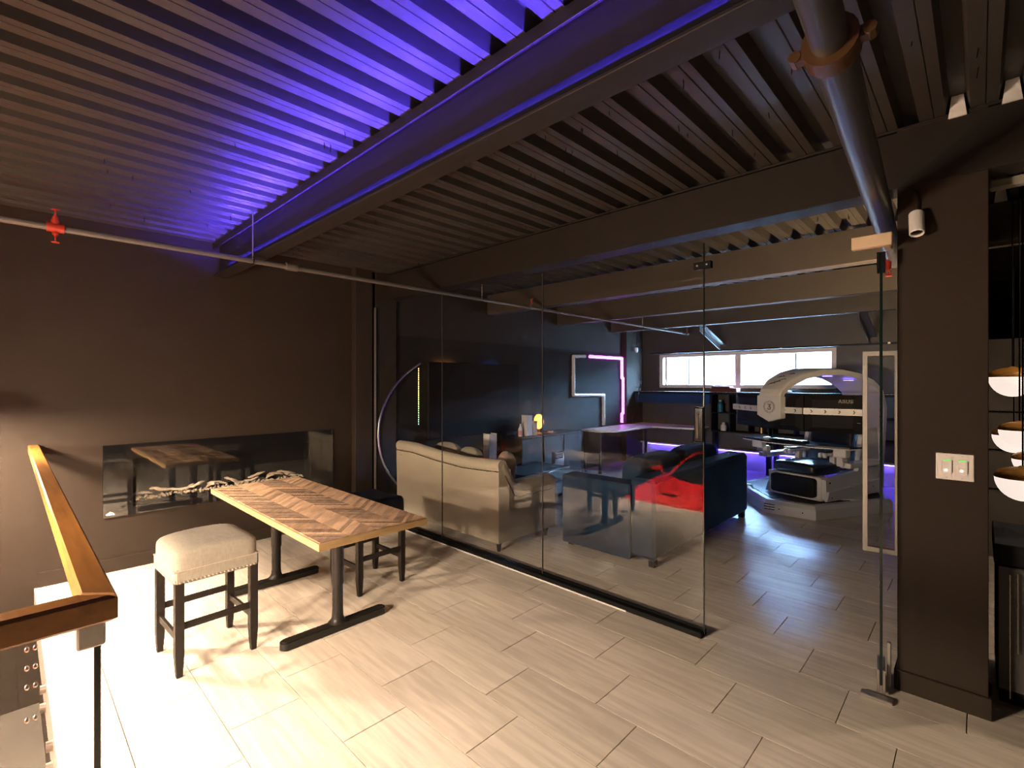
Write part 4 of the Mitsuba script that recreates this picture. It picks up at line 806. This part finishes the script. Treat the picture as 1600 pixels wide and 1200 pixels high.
wsb = [(-.70, -1.86, .85), (-.45, -1.62, .83), (0, -1.54, .825), (.45, -1.62, .83), (.70, -1.86, .85)]
wst = [(-.54, -2.62, 1.165), (-.3, -2.52, 1.19), (0, -2.49, 1.20), (.3, -2.52, 1.19), (.54, -2.62, 1.165)]
G = [cp(np.array(a) * (1 - t) + np.array(b) * t + np.array([0, .03, .04]) * math.sin(math.pi * t)) for t in np.linspace(0, 1, 6) for a, b in zip(wsb, wst)]
add('windshield', trimesh.Trimesh(G, [f for r_ in range(5) for c in range(4) for f in ([r_ * 5 + c, r_ * 5 + c + 1, r_ * 5 + c + 6], [r_ * 5 + c, r_ * 5 + c + 6, r_ * 5 + c + 5])], process=False), 'm_carglass', body, smooth=True)
add('cabin_glass', trimesh.convex.convex_hull(np.array([cp(p) for p in [(-.72, -1.95, .80), (.72, -1.95, .80), (-.55, -2.66, 1.15), (.55, -2.66, 1.15), (-.56, -3.1, 1.13), (.56, -3.1, 1.13), (-.76, -3.3, .85), (.76, -3.3, .85), (-.5, -4.0, .9), (.5, -4.0, .9)]])), 'm_carglass', body, smooth=False)
add('roof', trimesh.convex.convex_hull(np.array([cp(p) for p in [(-.55, -2.60, 1.165), (.55, -2.60, 1.165), (-.3, -2.50, 1.195), (.3, -2.50, 1.195), (0, -2.47, 1.205), (-.5, -2.9, 1.20), (.5, -2.9, 1.20), (-.57, -3.2, 1.15), (.57, -3.2, 1.15), (-.3, -3.2, 1.19), (.3, -3.2, 1.19), (-.57, -2.9, 1.14), (.57, -2.9, 1.14)]])), 'm_carred', body, smooth=25)
for s in (-1, 1):
    add('pillar', tube([cp(p) for p in [(s * .735, -1.84, .84), (s * .66, -2.2, 1.03), (s * .57, -2.60, 1.165), (s * .60, -3.15, 1.14), (s * .78, -3.7, .93)]], [0.03, .026, .03, .035, .06], 10), 'm_carred', body)
    mr = add('mirror', squad(cp((s * 1.03, -1.98, .93)), (.22, .13, .13), .8, .7, 3), 'm_carred', car, smooth=True)
    add('mirror_arm', rod(cp((s * .86, -1.95, .85)), cp((s * .98, -1.98, .91)), .018, 8), 'm_carred', mr)
    add('headlight', squad(cp((s * .74, -.36, .60)), (.16, .50, .10), .7, .7, 3), 'm_frost', car, smooth=True)
    add('wiper', tube([cp((s * .12, -1.52, .825)), cp((s * .12 - .3, -1.66, .865)), cp((s * .12 - .55, -1.80, .885))], .009, 6), 'm_black', car)
    for y in (-.95, -3.5):
        w_ = add('wheel', rot(lathe([(.20, -.11), (.30, -.12), (.335, -.09), (.335, .09), (.30, .12), (.20, .11)], n=36), 90, (0, 1, 0)).apply_translation(cp((s * .87, y, .335))), 'm_black', car)
        add('rim', rot(cat(lathe([(0, .07), (.05, .085), (.06, .05), (0, .05)], n=20), lathe([(.19, .115), (.215, .115), (.215, -.1), (.19, -.1)], n=36), [rot(bx(.04, .2, -.02, .02, .05, .085), 36 * a_) for a_ in range(10)]), 90 * s, (0, 1, 0)).apply_translation(cp((s * .87, y, .335))), 'm_steel', w_)
for s in (-1, 1): add('hood_vent', extr(Polygon([(CX + s * .30 - .14, CY - .95), (CX + s * .30 + .14, CY - .95), (CX + s * .34 + .10, CY - 1.15), (CX + s * .34 - .10, CY - 1.15)]), .02, 'xy', (0, 0, CZ + .69)), 'm_black', body, smooth=False)
add('steering_wheel', rot(tube([(.18 * math.cos(t), 0, .18 * math.sin(t)) for t in np.linspace(0, 2 * np.pi, 25)[:-1]], .016, 8, closed=True), -20, (1, 0, 0)).apply_translation(cp((.36, -2.05, .93))), 'm_black', car)
add('grille', bx(CX - .45, CX + .45, CY - .05, CY + .0, CZ + .25, CZ + .36, .01), 'm_black', car)

# rear of the bay: ledge rails opposite (their reflections show in the glass)
o = thing('bay_rail', 'pale double rail along the panelled wall behind the bay, mirrored in the glass', 'rail')
for z in (0.93, 1.29): add('rail', bx(XL + 0.3, -0.5, -5.35, -5.32, z - .35, z - .335, .003), 'm_white', o)
for xx in (-4.9, -3.2, -1.5): add('post', bx(xx - .02, xx + .02, -5.36, -5.33, PIT, 0.96, .003), 'm_black', o)

# ------------------------------------------------------------------ pendants
def pendant(x, y, z, R, light, label, group=None, w=0.5):
    p = thing('pendant_lamp', label, 'pendant lamp', group)
    a = np.linspace(0, math.pi / 2, 10)
    add('cap', lathe([(0, R * .56), (R * .10, R * .55)] + [(R * math.sin(t) * 1.0, R * .50 * math.cos(t)) for t in a[1:]] + [(R * .985, -0.004), (R * .9, 0.0), (0, R * .1)], (x, y, z), 36), 'm_amber', p)
    add('bowl', lathe([(R * .985 * math.cos(t), -0.004 - R * 1.10 * math.sin(t)) for t in a[::1]][::-1], (x, y, z), 36), 'm_frost', p, light=light, smooth=True, w=w)
    add('cable', rod((x, y, z + R * .55), (x, y, DZ0), 0.004, 6), 'm_black', p)
def at(u, v, t):
    r = FW + np.array([math.sin(TH), math.cos(TH), 0]) * (u - 800) / 760 + np.array([0, 0, 1.0]) * (602 - v) / 760
    return EYE + t * r
BAR = np.array([1.0, 0.84, 0.74]) * PENDANT_BAR
for (u, v, t, R, lab) in ((1582, 592, 3.45, 0.128, 'topmost frosted pendant lamp right of the pillar'), (1593, 675, 2.95, 0.095, 'frosted pendant lamp with bronze cap, second from the top beside the pillar'),
                          (1584, 683, 3.75, 0.125, 'frosted pendant lamp half hidden behind the second one'), (1612, 721, 3.5, 0.105, 'small pendant lamp with amber cap at the right edge above the lowest one'), (1598, 750, 2.6, 0.112, 'lowest pendant lamp with bright amber cap right of the pillar')):
    x, y, z = at(u, v, t)
    pendant(x, y, z, R, BAR, lab)
PIT_L = WARM * PENDANT_PIT
for (x, y, z, lab) in ((-2.62, -1.30, 1.42, 'brass capped pendant lamp over the bay, the one farthest from the rail corner'), (-2.28, -1.42, 1.38, 'brass capped pendant lamp over the bay, middle one of three'), (-1.98, -0.75, 1.30, 'brass capped pendant lamp over the bay, lowest and nearest the rail corner')):
    pendant(x, y, z, 0.12, PIT_L, lab, None, 9.0)
o = thing('fill_pendant', 'unseen shaded pendant added to light the left wall over the bay', 'pendant lamp')  # unseen lamp added to brighten the lower left wall
sx_, sy_, sz_ = -4.56, -0.34, 1.39
add('shade', lathe([(0.02, 0.10), (0.06, 0.09), (0.115, 0.02), (0.122, 0.0), (0.112, 0.0), (0.10, 0.02), (0.02, 0.08)], (sx_, sy_, sz_), 32), 'm_black', o)
add('diffuser', lathe([(0.0, 0.003), (0.11, 0.003)], (sx_, sy_, sz_), 28), 'm_frost', o, light=WARM * FILL_WALL * 0.3, w=7.0)
add('cable', rod((sx_, sy_, sz_ + 0.1), (sx_, sy_, DZ0), 0.004, 6), 'm_black', o)
# unseen up-light added behind the pillar to brighten the rear beams
o = thing('fill_uplight', 'unseen metal bowl up-light added behind the pillar for the rear beams', 'added lamp')
wx, wy, wz = -0.37, 4.72, 1.62
def tilt_(m): return rot(m, -30, (1, 0, 0), (wx, wy, wz))
add('bowl', tilt_(lathe([(0.01, -0.05), (0.035, -0.035), (0.052, 0.0), (0.049, 0.0), (0.03, -0.03), (0.0, -0.04)], (wx, wy, wz), 24)), 'm_nickel', o)
add('bulb', tilt_(lathe([(0.046, -0.004), (0.0, -0.004)], (wx, wy, wz), 20)), 'm_frost', o, light=np.array([1.0, 0.68, 0.37]) * 3000, w=7.0)
add('arm', bx(-0.345, -0.30, wy - .01, wy + .01, wz - .04, wz - .025, .003), 'm_nickel', o)

o = thing('fill_spot', 'unseen round ceiling spot added to light the bay right of the pillar', 'added_spotlight')  # unseen lamp added to light the pendant caps and the bar wall
add('can', lathe([(0.05, 0.0), (0.06, 0.0), (0.06, 0.10), (0.0, 0.10)], (0.9, 4.3, 2.82), 20), 'm_black', o)
add('lens', lathe([(0.0, 0.012), (0.05, 0.012)], (0.9, 4.3, 2.82), 20), 'm_frost', o, light=WARM * 900, w=3.0)
# bar cabinet right of the pillar
o = thing('bar_cabinet', 'low dark cabinet with slim vertical handle right of the pillar', 'cabinet')
add('body', bx(0.06, 0.9, 3.45, 3.95, 0.06, 0.70, .004), 'm_black', o); add('worktop', bx(0.05, 0.92, 3.42, 3.97, 0.70, 0.80, .004), 'm_black', o)
for a, b in ((0.065, 0.235), (0.24, 0.56), (0.565, 0.885)): add('door', bx(a, b, 3.43, 3.45, 0.08, 0.69, .003), 'm_wall_dark', o)
add('pull_bar', bx(0.103, 0.109, 3.405, 3.412, 0.05, 0.66, .002), 'm_nickel', o); add('pull_bar', bx(0.131, 0.136, 3.405, 3.412, 0.28, 0.67, .002), 'm_nickel', o)
add('plinth', bx(0.07, 0.88, 3.47, 3.93, 0, 0.06), 'm_black', o, smooth=False)
# pale blocks standing in for lit flute openings and a pale pipe, right of the pillar
o = thing('lit_flute', 'pale blocks standing in for the lit deck flutes above the beam at top right', 'closure')
x_f = -1.428 + 0.085 + 0.106
for i in range(6, 13):
    xx = x_f + PITCH * i
    add('block', prism([[xx + dx, yy, z] for yy in (3.216, 3.231) for z, dd in ((2.90, 0.0), (3.002, 0.012)) for dx in (0.002 + dd, 0.070 - dd)]), 'm_white', o, smooth=False)
    add('block', prism([[xx + dx, yy, z] for yy in (4.93, 4.955) for z, dd in ((2.90, 0.0), (3.002, 0.012)) for dx in (0.002 + dd, 0.070 - dd)]), 'm_white', o, smooth=False)
o = solo('insulation_strip', bx(0.035, 1.4, 3.41, 3.47, 2.568, 2.612, 0.006), 'm_linen', 'pale insulation strip lying behind the beam at upper right', 'strip')
o = solo('pale_conduit', rod((0.0, 5.2, 2.64), (1.6, 5.2, 2.64), 0.02, 12), 'm_white', 'pale horizontal conduit behind the pillar near the ceiling at right', 'conduit')
